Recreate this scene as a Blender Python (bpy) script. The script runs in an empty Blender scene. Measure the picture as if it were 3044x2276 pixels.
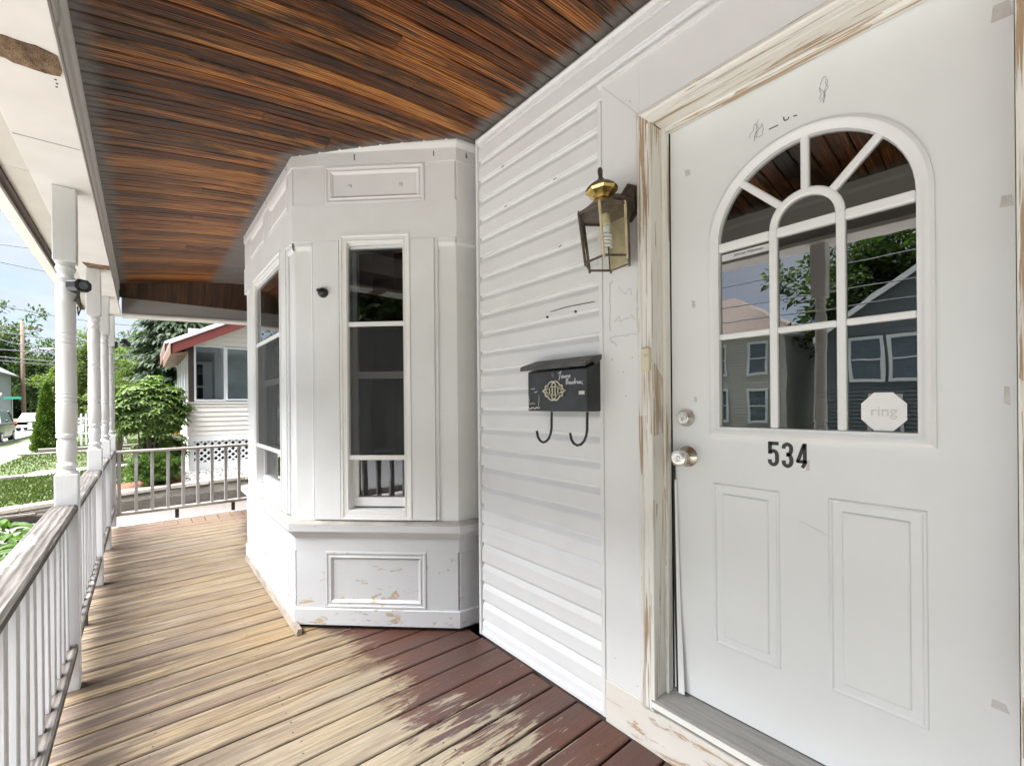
import bpy, bmesh, math, random
import numpy as np
from mathutils import Vector, Matrix, Euler
from mathutils.geometry import tessellate_polygon

random.seed(7); np.random.seed(7)
sc = bpy.context.scene
COL = sc.collection

# ------------------------------------------------------------------ camera
TH = math.radians(39.75); ROLL = math.radians(.5)
dv = Vector((math.sin(TH), math.cos(TH), 0)); rv = Vector((math.cos(TH), -math.sin(TH), 0)); zv = Vector((0, 0, 1))
ex = rv*math.cos(ROLL)-zv*math.sin(ROLL); ey = rv*math.sin(ROLL)+zv*math.cos(ROLL)
CAM = Vector((0, 0, 1.225))
cd = bpy.data.cameras.new('camera'); cam = bpy.data.objects.new('camera', cd); COL.objects.link(cam)
M = Matrix((ex, ey, -dv)).transposed().to_4x4(); M.translation = CAM
cam.matrix_world = M
cd.sensor_fit = 'HORIZONTAL'; cd.sensor_width = 36; cd.lens = 36*1320/3044; cd.shift_y = 61.4/3044
cd.clip_start = .02; cd.clip_end = 2000
sc.camera = cam

# ------------------------------------------------------------------ light
SUN_EL, SUN_AZ = math.radians(71), math.radians(-66)     # azimuth from +Y towards +X
w = bpy.data.worlds.new('World'); sc.world = w; w.use_nodes = True
sd = bpy.data.lights.new('sun', 'SUN'); sd.energy = 1.5; sd.angle = math.radians(70); sd.color = (1, .995, .985)
so = bpy.data.objects.new('sun', sd); COL.objects.link(so)
sdir = Vector((math.sin(SUN_AZ)*math.cos(SUN_EL), math.cos(SUN_AZ)*math.cos(SUN_EL), math.sin(SUN_EL)))
so.rotation_euler = (-sdir).to_track_quat('-Z', 'Y').to_euler(); so.location = sdir*60
sc.view_settings.view_transform = 'Standard'; sc.view_settings.look = 'None'
sc.view_settings.exposure = 4.55; sc.view_settings.gamma = 1; sc.view_settings.use_curve_mapping = False
cy = sc.cycles
cy.max_bounces = 10; cy.diffuse_bounces = 9; cy.glossy_bounces = 4; cy.transparent_max_bounces = 12
cy.caustics_reflective = False; cy.caustics_refractive = False
cy.use_denoising = True; cy.sample_clamp_indirect = 6
try: cy.denoiser = 'OPENIMAGEDENOISE'
except Exception: pass

# ------------------------------------------------------------------ node helpers
def N(t, typ, ins=None, **props):
    n = t.nodes.new(typ)
    for k, v in props.items(): setattr(n, k, v)
    for k, v in (ins or {}).items():
        s = n.inputs[k]
        if isinstance(v, bpy.types.NodeSocket): t.links.new(v, s)
        else: s.default_value = v
    return n
def ramp(t, fac, stops, mode='LINEAR'):
    n = N(t, 'ShaderNodeValToRGB', {0: fac}); cr = n.color_ramp; cr.interpolation = mode
    while len(cr.elements) < len(stops): cr.elements.new(.5)
    for e, (p, c) in zip(cr.elements, stops):
        e.position = p; e.color = (c, c, c, 1) if not hasattr(c, '__len__') else (*c, 1)
    return n.outputs[0]
def noise(t, vec, scale=1., detail=4., rough=.55, dist=0.):
    return N(t, 'ShaderNodeTexNoise', {'Vector': vec, 'Scale': scale, 'Detail': detail, 'Roughness': rough, 'Distortion': dist}).outputs[0]
def mth(t, op, a, b=0., c=0.):
    n = N(t, 'ShaderNodeMath', {0: a, 1: b, 2: c}, operation=op); return n.outputs[0]
def vm(t, op, a, b):
    return N(t, 'ShaderNodeVectorMath', {0: a, 1: b}, operation=op).outputs[0]
def dot(t, a, b):
    return N(t, 'ShaderNodeVectorMath', {0: a, 1: b}, operation='DOT_PRODUCT').outputs['Value']
def mix(t, f, a, b, mode='MIX'):
    n = t.nodes.new('ShaderNodeMix'); n.data_type = 'RGBA'; n.blend_type = mode
    for i, v in ((0, f), (6, a), (7, b)):
        if isinstance(v, bpy.types.NodeSocket): t.links.new(v, n.inputs[i])
        elif i == 0: n.inputs[0].default_value = v
        else: n.inputs[i].default_value = (*v, 1) if len(v) == 3 else v
    return n.outputs[2]
def maprange(t, v, a, b, c=0., d=1., smooth=True):
    n = N(t, 'ShaderNodeMapRange', {0: v, 1: a, 2: b, 3: c, 4: d}); n.interpolation_type = 'SMOOTHSTEP' if smooth else 'LINEAR'; n.clamp = True
    return n.outputs[0]
class MT: pass
def newmat(name, rough=.5, metal=0., spec=.5):
    m = bpy.data.materials.new(name); m.use_nodes = True; t = m.node_tree
    b = t.nodes['Principled BSDF']; b.inputs['Roughness'].default_value = rough; b.inputs['Metallic'].default_value = metal
    b.inputs['Specular IOR Level'].default_value = spec
    g = N(t, 'ShaderNodeNewGeometry'); oi = N(t, 'ShaderNodeObjectInfo')
    q = MT(); q.m = m; q.t = t; q.b = b; q.pos = g.outputs['Position']; q.isl = g.outputs['Random Per Island']; q.rnd = oi.outputs['Random']
    q.nrm = g.outputs['Normal']
    return q
def setc(q, col):
    if isinstance(col, bpy.types.NodeSocket): q.t.links.new(col, q.b.inputs['Base Color'])
    else: q.b.inputs['Base Color'].default_value = (*col, 1)
def setr(q, r): q.t.links.new(r, q.b.inputs['Roughness'])
def bump(q, h, strength=.3, dist=.002):
    n = N(q.t, 'ShaderNodeBump', {'Height': h, 'Strength': strength, 'Distance': dist}); q.t.links.new(n.outputs[0], q.b.inputs['Normal'])
def scl(q, v, s, off=True):
    p = q.pos if v is None else v
    if off:
        o = N(q.t, 'ShaderNodeVectorMath', {0: (17.3, 31.7, 11.1), 3: q.rnd}, operation='SCALE').outputs[0]
        p = vm(q.t, 'ADD', p, o)
    return vm(q.t, 'MULTIPLY', p, s)
def sep(q): return N(q.t, 'ShaderNodeSeparateXYZ', {0: q.pos}).outputs

# ------------------------------------------------------------------ world: Nishita sky with thin cloud
wt = w.node_tree; bg = wt.nodes['Background']
sky = N(wt, 'ShaderNodeTexSky'); sky.sky_type = 'NISHITA'; sky.sun_disc = False
sky.sun_elevation = SUN_EL; sky.sun_rotation = SUN_AZ
tc = N(wt, 'ShaderNodeTexCoord').outputs['Generated']
sx = N(wt, 'ShaderNodeSeparateXYZ', {0: tc}).outputs
den = mth(wt, 'ADD', mth(wt, 'MAXIMUM', sx[2], 0.), .16)
cv = N(wt, 'ShaderNodeCombineXYZ', {0: mth(wt, 'DIVIDE', sx[0], den), 1: mth(wt, 'DIVIDE', sx[1], den), 2: 0.}).outputs[0]
n1 = noise(wt, cv, .85, 7., .58, .35)
cl = maprange(wt, n1, .31, .55)
n2 = noise(wt, cv, 2.2, 6., .6)
KS = .15
ccol = mix(wt, n2, (2.9*KS, 3.7*KS, 5.0*KS), (6.3*KS, 6.6*KS, 7.1*KS))
skyc = mix(wt, 1., sky.outputs[0], (1.25*KS, 1.22*KS, 1.2*KS), 'MULTIPLY')
wt.links.new(mix(wt, cl, skyc, ccol), bg.inputs[0]); bg.inputs[1].default_value = .05

# ------------------------------------------------------------------ mesh helpers
ORG = {}
class MB:
    def __init__(s): s.v = []; s.f = []
    def add(s, vs, fs):
        o = len(s.v); s.v += [tuple(p) for p in vs]; s.f += [tuple(i+o for i in f) for f in fs]; return s
    def hexa(s, b, t):            # 4 bottom + 4 top points, same winding
        return s.add(list(b)+list(t), [(3, 2, 1, 0), (4, 5, 6, 7), (0, 1, 5, 4), (1, 2, 6, 5), (2, 3, 7, 6), (3, 0, 4, 7)])
    def box(s, x0, x1, y0, y1, z0, z1):
        return s.hexa([(x0, y0, z0), (x1, y0, z0), (x1, y1, z0), (x0, y1, z0)], [(x0, y0, z1), (x1, y0, z1), (x1, y1, z1), (x0, y1, z1)])
    def sweep(s, sections, cap=True, closed=True):   # list of equal-length loops
        n = len(sections[0]); o = len(s.v)
        for c in sections: s.v += [tuple(p) for p in c]
        for k in range(len(sections)-1):
            for i in range(n if closed else n-1):
                j = (i+1) % n
                s.f.append((o+k*n+i, o+k*n+j, o+(k+1)*n+j, o+(k+1)*n+i))
        if cap:
            s.f.append(tuple(o+i for i in reversed(range(n)))); s.f.append(tuple(o+(len(sections)-1)*n+i for i in range(n)))
        return s
    def bar(s, a, b, w, h, up=(0, 0, 1), ch=.003):   # chamfered bar from a to b
        a = Vector(a); b = Vector(b); d = (b-a).normalized(); up = Vector(up); sd_ = d.cross(up).normalized(); u = sd_.cross(d).normalized()
        w /= 2; h /= 2; c = min(ch, w*.6, h*.6)
        pr = [(-w+c, -h), (w-c, -h), (w, -h+c), (w, h-c), (w-c, h), (-w+c, h), (-w, h-c), (-w, -h+c)]
        return s.sweep([[p+sd_*x+u*y for x, y in pr] for p in (a, b)])
    def tube(s, pts, r, n=8, cap=True):
        pts = [Vector(p) for p in pts]; rs = r if hasattr(r, '__len__') else [r]*len(pts); secs = []
        up = None
        for i, p in enumerate(pts):
            d = (pts[min(i+1, len(pts)-1)]-pts[max(i-1, 0)]).normalized()
            if up is None:
                up = Vector((0, 0, 1)) if abs(d.z) < .9 else Vector((1, 0, 0))
            sd_ = d.cross(up).normalized(); up = sd_.cross(d).normalized()
            secs.append([p+(sd_*math.cos(2*math.pi*k/n)+up*math.sin(2*math.pi*k/n))*rs[i] for k in range(n)])
        return s.sweep(secs, cap)
    def lathe(s, prof, org, axis=(0, 0, 1), n=20, phase=0., cap=True, sq=None):
        ax = Vector(axis).normalized(); a = Vector((1, 0, 0)) if abs(ax.x) < .9 else Vector((0, 1, 0))
        a = (a-ax*a.dot(ax)).normalized(); b = ax.cross(a); org = Vector(org)
        return s.sweep([[org+ax*t+(a*math.cos(phase+2*math.pi*k/n)+b*math.sin(phase+2*math.pi*k/n))*r for k in range(n)] for t, r in prof], cap)
    def poly(s, outer, holes=(), thick=None):        # flat polygon (3-D points), optional holes, optional extrusion vector
        loops = [[Vector(p) for p in outer]]+[[Vector(p) for p in h] for h in holes]
        tris = tessellate_polygon(loops); flat = [p for l in loops for p in l]
        o = len(s.v); s.v += [tuple(p) for p in flat]; s.f += [tuple(o+i for i in tr) for tr in tris]
        if thick is not None:
            th = Vector(thick); o2 = len(s.v); s.v += [tuple(p+th) for p in flat]; s.f += [tuple(o2+i for i in reversed(tr)) for tr in tris]
            k = 0
            for l in loops:
                m_ = len(l)
                for i in range(m_): s.f.append((o+k+i, o+k+(i+1) % m_, o2+k+(i+1) % m_, o2+k+i))
                k += m_
        return s
    def ribbon(s, pts, w, nrm, th=.0015, closed=False):      # flat stroke of width w along pts, raised along nrm
        pts = [Vector(p) for p in pts]; nrm = Vector(nrm); secs = []; m_ = len(pts)
        for i, p in enumerate(pts):
            if closed: a, b = pts[i-1], pts[(i+1) % m_]
            else: a, b = pts[max(i-1, 0)], pts[min(i+1, m_-1)]
            sd_ = (b-a).cross(nrm).normalized()*w/2
            secs.append([p-sd_, p+sd_, p+sd_+nrm*th, p-sd_+nrm*th])
        if closed: secs.append(secs[0])
        return s.sweep(secs, not closed)
    def build(s, name, mat, parent=None, smooth=False, bev=0., kind=None, recalc=True, out=None):
        me = bpy.data.meshes.new(name); org = ORG.get(parent.name, Vector()) if parent else Vector()
        me.from_pydata([(p[0]-org.x, p[1]-org.y, p[2]-org.z) for p in s.v], [], s.f)
        if recalc and len(s.f) < 20000:
            bm = bmesh.new(); bm.from_mesh(me); bmesh.ops.recalc_face_normals(bm, faces=bm.faces); bm.to_mesh(me); bm.free()
        if out is not None:      # glass: face the outside so that Fresnel reads the right way round
            bm = bmesh.new(); bm.from_mesh(me); bm.normal_update(); fl_ = [f for f in bm.faces if f.normal.dot(Vector(out)) < 0]; bmesh.ops.reverse_faces(bm, faces=fl_); bm.to_mesh(me); bm.free()
        if smooth:
            me.polygons.foreach_set('use_smooth', [True]*len(me.polygons))
        me.materials.append(mat.m if isinstance(mat, MT) else mat)
        o = bpy.data.objects.new(name, me); COL.objects.link(o)
        if parent: o.parent = parent; ORG[o.name] = org
        if smooth == 'auto':
            md = o.modifiers.new('es', 'EDGE_SPLIT'); md.split_angle = math.radians(35)
        if bev:
            md = o.modifiers.new('bevel', 'BEVEL'); md.width = bev; md.segments = 2; md.limit_method = 'ANGLE'; md.harden_normals = False
        if kind: o['kind'] = kind
        return o
def tag(o, label, cat, group=None):
    o['label'] = label; o['category'] = cat
    if group: o['group'] = group
    return o
def thing(name, label, cat, loc=(0, 0, 0), group=None):
    o = bpy.data.objects.new(name, None); COL.objects.link(o); o.location = loc; o.empty_display_size = .1
    ORG[o.name] = Vector(loc); return tag(o, label, cat, group)
def struct(o): o['kind'] = 'structure'; return o
def root_struct(name):
    o = bpy.data.objects.new(name, None); COL.objects.link(o); ORG[o.name] = Vector(); o['kind'] = 'structure'; return o
def dup(o, parent=None, dloc=None):
    c = o.copy(); COL.objects.link(c)
    if parent: c.parent = parent
    if dloc is not None: c.location = Vector(o.location)+Vector(dloc)
    ORG[c.name] = ORG.get(o.name, Vector())
    for ch in list(o.children): dup(ch, c)
    return c
class Face:              # local frame on a vertical face: s along, z up, d outward
    def __init__(s, p, dr, nr): s.p = Vector((p[0], p[1], 0)); s.d = Vector((dr[0], dr[1], 0)).normalized(); s.n = Vector((nr[0], nr[1], 0)).normalized()
    def at(s, a, z, d=0.): q = s.p+s.d*a+s.n*d; return Vector((q.x, q.y, z))
    def box(s, m, a0, a1, z0, z1, d0, d1):
        return m.hexa([s.at(a0, z0, d0), s.at(a1, z0, d0), s.at(a1, z0, d1), s.at(a0, z0, d1)], [s.at(a0, z1, d0), s.at(a1, z1, d0), s.at(a1, z1, d1), s.at(a0, z1, d1)])
    def ring(s, m, a0, a1, z0, z1, prof):     # nested rectangles: (inset, depth)
        m.sweep([[s.at(a0+i, z0+i, d), s.at(a1-i, z0+i, d), s.at(a1-i, z1-i, d), s.at(a0+i, z1-i, d)] for i, d in prof], cap=False); return m

# ------------------------------------------------------------------ materials
def plain(name, col, rough=.5, metal=0., var=.06, sc_=8., bmp=.0, spec=.5, stretch=(1, 1, 1)):
    q = newmat(name, rough, metal, spec); v = scl(q, None, stretch)
    n = noise(q.t, v, sc_, 5.)
    c1 = tuple(max(0, c*(1-var)) for c in col); c2 = tuple(min(1, c*(1+var)) for c in col)
    setc(q, mix(q.t, ramp(q.t, n, [(.3, 0.), (.7, 1.)]), c1, c2))
    if bmp: bump(q, n, bmp)
    return q
def paint(name, col, rough=.45, peel=0., crack=0., dirt=.08, axis=(1, 1, 1), wood=(.52, .40, .28), bmp=.12, streak=None):
    q = newmat(name, rough, 0., .4); t = q.t
    v = scl(q, None, axis)
    n = noise(t, v, 5., 6.); nf = noise(t, v, 60., 4.)
    c = mix(t, ramp(t, n, [(.35, 0.), (.75, 1.)]), col, tuple(x*(1-dirt) for x in col))
    c = mix(t, ramp(t, noise(t, v, 1.7, 4.), [(.5, 0.), (.8, dirt*3)]), c, tuple(x*y for x, y in zip(col, (.86, .82, .74))))
    h = mth(t, 'MULTIPLY', nf, .4)
    if streak:
        sn = noise(t, scl(q, None, streak[0]), 1., 5., .6)
        c = mix(t, ramp(t, sn, [(streak[1], 0.), (streak[1]+.14, streak[2])]), c, streak[3]); h = mth(t, 'ADD', h, mth(t, 'MULTIPLY', sn, -.6))
    if crack:
        vo = N(t, 'ShaderNodeTexVoronoi', {'Vector': vm(t, 'ADD', vm(t, 'MULTIPLY', v, (1, 1, 4.)), vm(t, 'MULTIPLY', N(t, 'ShaderNodeTexNoise', {'Vector': v, 'Scale': 11., 'Detail': 5.}).outputs[1], (.45, .45, .45))), 'Scale': 5.}, feature='DISTANCE_TO_EDGE').outputs[0]
        mk = ramp(t, noise(t, v, 2.3, 3.), [(.5, 0.), (.62, 1.)])
        ck = mth(t, 'MULTIPLY', mth(t, 'MULTIPLY', ramp(t, vo, [(0., 1.), (.022, 0.)]), mk), crack)
        c = mix(t, ck, c, (.33, .30, .27)); h = mth(t, 'SUBTRACT', h, mth(t, 'MULTIPLY', ck, 1.5))
    if peel:
        zz = sep(q)[2]
        low = maprange(t, zz, .0, .62, .075, 0.)
        pn = mth(t, 'ADD', noise(t, vm(t, 'MULTIPLY', v, (1, 1, 2.2)), 8., 10., .72, .6), low)
        pk = ramp(t, pn, [(.722-peel*.085, 0.), (.732-peel*.085, 1.)])
        wc = mix(t, noise(t, v, 40., 3.), wood, tuple(x*.75 for x in wood))
        c = mix(t, pk, c, wc); h = mth(t, 'SUBTRACT', h, mth(t, 'MULTIPLY', pk, 2.))
    setc(q, c); bump(q, h, bmp*2, .002)
    return q
def scraped(name, axis):     # paint scraped off along the grain
    q = newmat(name, .6, 0., .3); t = q.t
    st = {'z': (130, 130, 3.0), 'y': (130, 3.0, 130)}[axis]; st2 = {'z': (30, 30, 1.5), 'y': (30, 1.5, 30)}[axis]
    blk = {'z': (9, 9, 3.6), 'y': (9, 3.6, 9)}[axis]
    a = noise(t, scl(q, None, st), 1., 4., .6, .5); b = noise(t, scl(q, None, st2), 1., 3., .5, .8)
    bl = N(t, 'ShaderNodeTexVoronoi', {'Vector': scl(q, None, blk), 'Scale': 1.}).outputs[1]
    blv = N(t, 'ShaderNodeSeparateColor', {0: bl}).outputs[0]
    s = mth(t, 'ADD', mth(t, 'ADD', mth(t, 'MULTIPLY', a, .8), mth(t, 'MULTIPLY', b, .55)), mth(t, 'MULTIPLY', blv, .10))
    k = ramp(t, s, [(.78, 0.), (.815, 1.)])
    wood = mix(t, noise(t, scl(q, None, st2), 1.3, 3.), (.55, .43, .30), (.33, .215, .13))
    wht = mix(t, noise(t, scl(q, None, st), .6, 3.), (.82, .812, .79), (.75, .735, .695))
    setc(q, mix(t, k, wht, wood)); bump(q, mth(t, 'SUBTRACT', a, k), .45, .003)
    return q
def deckmat():
    q = newmat('deck_wood', .62, 0., .3); t = q.t; x, y, z = sep(q)
    g1 = noise(t, scl(q, None, (4.5, 190, 30)), 1., 4., .65, .8); g2 = noise(t, scl(q, None, (1.7, 42, 8)), 1., 5., .6, 1.5)
    big = noise(t, scl(q, None, (1.6, 2.2, 1), False), 1., 4.)
    c = ramp(t, mth(t, 'ADD', mth(t, 'MULTIPLY', g1, .55), mth(t, 'MULTIPLY', g2, .45)), [(.34, (.045, .028, .018)), (.43, (.125, .088, .051)), (.50, (.225, .167, .098)), (.64, (.33, .262, .165))])
    c = mix(t, mth(t, 'MULTIPLY', q.rnd, .55), c, mix(t, 1., c, (.93, .93, .99), 'MULTIPLY'))
    grey = ramp(t, noise(t, scl(q, None, (1.8, 7, 1)), 1., 5., .62, .5), [(.44, 0.), (.64, .5)])
    c = mix(t, grey, c, mix(t, g1, (.13, .108, .088), (.33, .29, .24)))
    pale = maprange(t, y, 2.2, 1.2)
    c = mix(t, mth(t, 'MULTIPLY', pale, .5), c, mix(t, g1, (.20, .175, .13), (.46, .425, .34)))
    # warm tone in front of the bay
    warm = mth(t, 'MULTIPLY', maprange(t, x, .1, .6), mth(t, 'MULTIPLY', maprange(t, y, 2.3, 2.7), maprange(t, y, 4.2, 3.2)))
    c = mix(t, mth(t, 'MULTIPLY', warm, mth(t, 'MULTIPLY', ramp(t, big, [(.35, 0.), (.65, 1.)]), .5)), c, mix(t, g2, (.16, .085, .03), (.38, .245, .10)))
    # knots
    kv = N(t, 'ShaderNodeTexVoronoi', {'Vector': scl(q, None, (3.0, 7.0, 0)), 'Scale': 1.}).outputs[0]
    kn = mth(t, 'MULTIPLY', ramp(t, kv, [(.0, 1.), (.085, 0.)]), .8)
    c = mix(t, kn, c, (.17, .10, .06))
    # dark weather stains by the railing
    dm = mth(t, 'MULTIPLY', maprange(t, x, .62, -.20), ramp(t, noise(t, scl(q, None, (2.2, 20, 1)), 1., 6., .68, .9), [(.43, 0.), (.55, 1.)]))
    c = mix(t, mth(t, 'MULTIPLY', dm, .8), c, mix(t, g1, (.022, .013, .011), (.085, .056, .048)))
    d2 = mth(t, 'MULTIPLY', ramp(t, noise(t, scl(q, None, (1.3, 16, 1)), 1., 4., .62, .5), [(.52, 0.), (.64, .7)]), maprange(t, x, 1.1, .1))
    c = mix(t, d2, c, (.13, .088, .07))
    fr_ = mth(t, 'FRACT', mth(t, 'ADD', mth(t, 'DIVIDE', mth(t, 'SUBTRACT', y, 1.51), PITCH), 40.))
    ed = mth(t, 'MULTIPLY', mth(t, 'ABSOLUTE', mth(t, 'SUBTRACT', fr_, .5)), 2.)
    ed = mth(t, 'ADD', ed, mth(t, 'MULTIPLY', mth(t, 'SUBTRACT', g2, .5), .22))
    # remains of red-brown stain by the door
    edge = noise(t, scl(q, None, (4.5, 48, 1)), 1., 8., .74, .7); e2 = noise(t, scl(q, None, (2.1, 2.6, 1), False), 1., 3.)
    f = mth(t, 'ADD', mth(t, 'ADD', x, mth(t, 'MULTIPLY', mth(t, 'SUBTRACT', edge, .5), 1.25)), mth(t, 'MULTIPLY', mth(t, 'SUBTRACT', e2, .5), .9))
    f = mth(t, 'ADD', f, mth(t, 'MULTIPLY', maprange(t, y, 1.75, .85), -.14)); f = mth(t, 'ADD', f, mth(t, 'MULTIPLY', maprange(t, y, 1.9, 2.45), .12))
    sm = ramp(t, f, [(.84, 0.), (.88, 1.)])
    sm = mth(t, 'MULTIPLY', sm, maprange(t, x, .52, .70))
    far = mth(t, 'MULTIPLY', maprange(t, y, 5.35, 5.75), ramp(t, noise(t, scl(q, None, (3, 9, 1)), 1., 4.), [(.3, .25), (.6, .8)]))
    red = mix(t, noise(t, scl(q, None, (2.5, 18, 1)), 1., 4.), (.125, .052, .034), (.060, .032, .026))
    red = mix(t, ramp(t, noise(t, scl(q, None, (1.5, 2.2, 1), False), 1., 3.), [(.45, 0.), (.7, .8)]), red, (.085, .062, .062))
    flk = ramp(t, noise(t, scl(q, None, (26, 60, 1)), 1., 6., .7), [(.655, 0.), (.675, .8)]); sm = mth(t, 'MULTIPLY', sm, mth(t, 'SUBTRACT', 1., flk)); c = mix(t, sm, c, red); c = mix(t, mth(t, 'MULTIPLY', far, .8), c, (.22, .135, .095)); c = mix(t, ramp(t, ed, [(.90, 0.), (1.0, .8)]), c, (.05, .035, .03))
    setc(q, c); setr(q, mth(t, 'SUBTRACT', .66, mth(t, 'MULTIPLY', sm, .30)))
    bump(q, mth(t, 'ADD', mth(t, 'ADD', g1, g2), mth(t, 'MULTIPLY', sm, .35)), .55, .003)
    return q
def ceilmat():
    q = newmat('stained_beadboard', .42, 0., .35); t = q.t; x, y, z = sep(q)
    g = noise(t, scl(q, None, (2.4, 130, 0)), 1., 4., .66, 1.2); b = noise(t, scl(q, None, (1.5, 30, 0)), 1., 6., .66, 1.6)
    wv = N(t, 'ShaderNodeTexWave', {'Vector': scl(q, None, (1.3, 16, 0)), 'Scale': 1.8, 'Distortion': 11., 'Detail': 3., 'Detail Scale': .7, 'Detail Roughness': .55}, wave_type='BANDS', bands_direction='Y').outputs[1]
    s = mth(t, 'ADD', mth(t, 'ADD', mth(t, 'MULTIPLY', g, .42), mth(t, 'MULTIPLY', b, .48)), mth(t, 'MULTIPLY', wv, .16))
    s = mth(t, 'ADD', s, mth(t, 'MULTIPLY', mth(t, 'SUBTRACT', q.rnd, .5), .17))
    c = ramp(t, s, [(.32, (.010, .003, .001)), (.43, (.050, .013, .003)), (.51, (.155, .045, .007)), (.59, (.31, .105, .018)), (.70, (.54, .26, .07))])
    drk = ramp(t, noise(t, scl(q, None, (1.2, 9, 0), False), 1., 6., .66, .9), [(.45, 0.), (.60, .95)])
    drk = mth(t, 'MULTIPLY', drk, maprange(t, y, 4.4, 2.2, .35, 1.))
    c = mix(t, drk, c, mix(t, g, (.004, .003, .003), (.03, .016, .010)))
    # bare grey wood where the stain stops short of the trim and the bay
    ne = Vector((-.69034, -.72348, 0)); p2 = Vector((.655, 2.66, 0))
    dn = mth(t, 'SUBTRACT', dot(t, q.pos, tuple(ne)), ne.dot(p2)); df = mth(t, 'SUBTRACT', .655, x)
    db = mth(t, 'MAXIMUM', dn, df)
    db = mth(t, 'MINIMUM', db, mth(t, 'SUBTRACT', 1.385, x)); db = mth(t, 'MINIMUM', db, mth(t, 'SUBTRACT', x, -.19))
    db = mth(t, 'ADD', db, mth(t, 'MULTIPLY', mth(t, 'SUBTRACT', noise(t, scl(q, None, (3, 24, 0)), 1., 4.), .5), .14))
    k = maprange(t, db, .10, .03)
    gcol = mix(t, g, (.05, .046, .045), (.26, .25, .24))
    c = mix(t, mth(t, 'MULTIPLY', k, .93), c, gcol)
    setc(q, c); bump(q, g, .25, .002)
    return q
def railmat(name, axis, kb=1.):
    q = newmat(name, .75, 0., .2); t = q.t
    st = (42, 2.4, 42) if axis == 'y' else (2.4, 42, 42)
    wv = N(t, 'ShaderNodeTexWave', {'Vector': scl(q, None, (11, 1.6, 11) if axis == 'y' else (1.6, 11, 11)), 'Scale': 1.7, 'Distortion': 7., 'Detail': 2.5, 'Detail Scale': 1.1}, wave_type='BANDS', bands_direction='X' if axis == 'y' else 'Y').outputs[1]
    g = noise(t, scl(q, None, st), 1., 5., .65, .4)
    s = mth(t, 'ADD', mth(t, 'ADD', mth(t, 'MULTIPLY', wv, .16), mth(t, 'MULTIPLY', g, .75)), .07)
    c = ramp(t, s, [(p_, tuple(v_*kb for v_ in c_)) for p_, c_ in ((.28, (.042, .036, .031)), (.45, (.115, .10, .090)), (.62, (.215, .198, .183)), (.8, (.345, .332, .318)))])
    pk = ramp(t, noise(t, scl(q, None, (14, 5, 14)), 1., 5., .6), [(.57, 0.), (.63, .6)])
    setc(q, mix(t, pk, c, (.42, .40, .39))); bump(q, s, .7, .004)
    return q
def stone(name, c1, c2, s=6., bmp=.5, rough=.85, axis=(1, 1, 1)):
    q = newmat(name, rough, 0., .25); t = q.t; v = scl(q, None, axis)
    n = noise(t, v, s, 8., .62); f = noise(t, v, s*9, 4.)
    setc(q, mix(t, ramp(t, mth(t, 'ADD', mth(t, 'MULTIPLY', n, .7), mth(t, 'MULTIPLY', f, .3)), [(.3, 0.), (.7, 1.)]), c1, c2)); bump(q, mth(t, 'ADD', n, f), bmp, .02); return q
def leafmat(name, lo, hi, rough=.45, trans=.35):
    q = newmat(name, max(rough, .5), 0., .18); t = q.t
    n = noise(t, scl(q, None, (1, 1, 1), False), 1.4, 3.)
    f = mth(t, 'ADD', mth(t, 'MULTIPLY', q.isl, .6), mth(t, 'MULTIPLY', n, .55))
    c = mix(t, maprange(t, f, .15, .95), lo, hi); setc(q, c)
    tr = N(t, 'ShaderNodeBsdfTranslucent', {'Color': mix(t, 1., c, (1.1, 1.3, .5), 'MULTIPLY')})
    ms = N(t, 'ShaderNodeMixShader', {0: trans}); out = t.nodes['Material Output']
    t.links.new(q.b.outputs[0], ms.inputs[1]); t.links.new(tr.outputs[0], ms.inputs[2]); t.links.new(ms.outputs[0], out.inputs[0])
    return q
def glassmat(name, ior=1.55, tint=(.55, .57, .57), wave=0., gl=(1, 1, 1)):
    m = bpy.data.materials.new(name); m.use_nodes = True; t = m.node_tree; t.nodes.remove(t.nodes['Principled BSDF'])
    fr = N(t, 'ShaderNodeFresnel', {'IOR': ior}); tr = N(t, 'ShaderNodeBsdfTransparent', {'Color': (*tint, 1)})
    g = N(t, 'ShaderNodeBsdfAnisotropic', {'Color': (*gl, 1), 'Roughness': .0})
    if wave:
        p = N(t, 'ShaderNodeNewGeometry').outputs['Position']
        nz = noise(t, vm(t, 'MULTIPLY', p, (1, 1, .6)), 7., 2., .4)
        b = N(t, 'ShaderNodeBump', {'Height': nz, 'Strength': wave, 'Distance': .01}); t.links.new(b.outputs[0], g.inputs['Normal']); t.links.new(b.outputs[0], fr.inputs['Normal'])
    ms = N(t, 'ShaderNodeMixShader', {0: fr.outputs[0], 1: tr.outputs[0], 2: g.outputs[0]})
    t.links.new(ms.outputs[0], t.nodes['Material Output'].inputs[0]); return m

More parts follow.
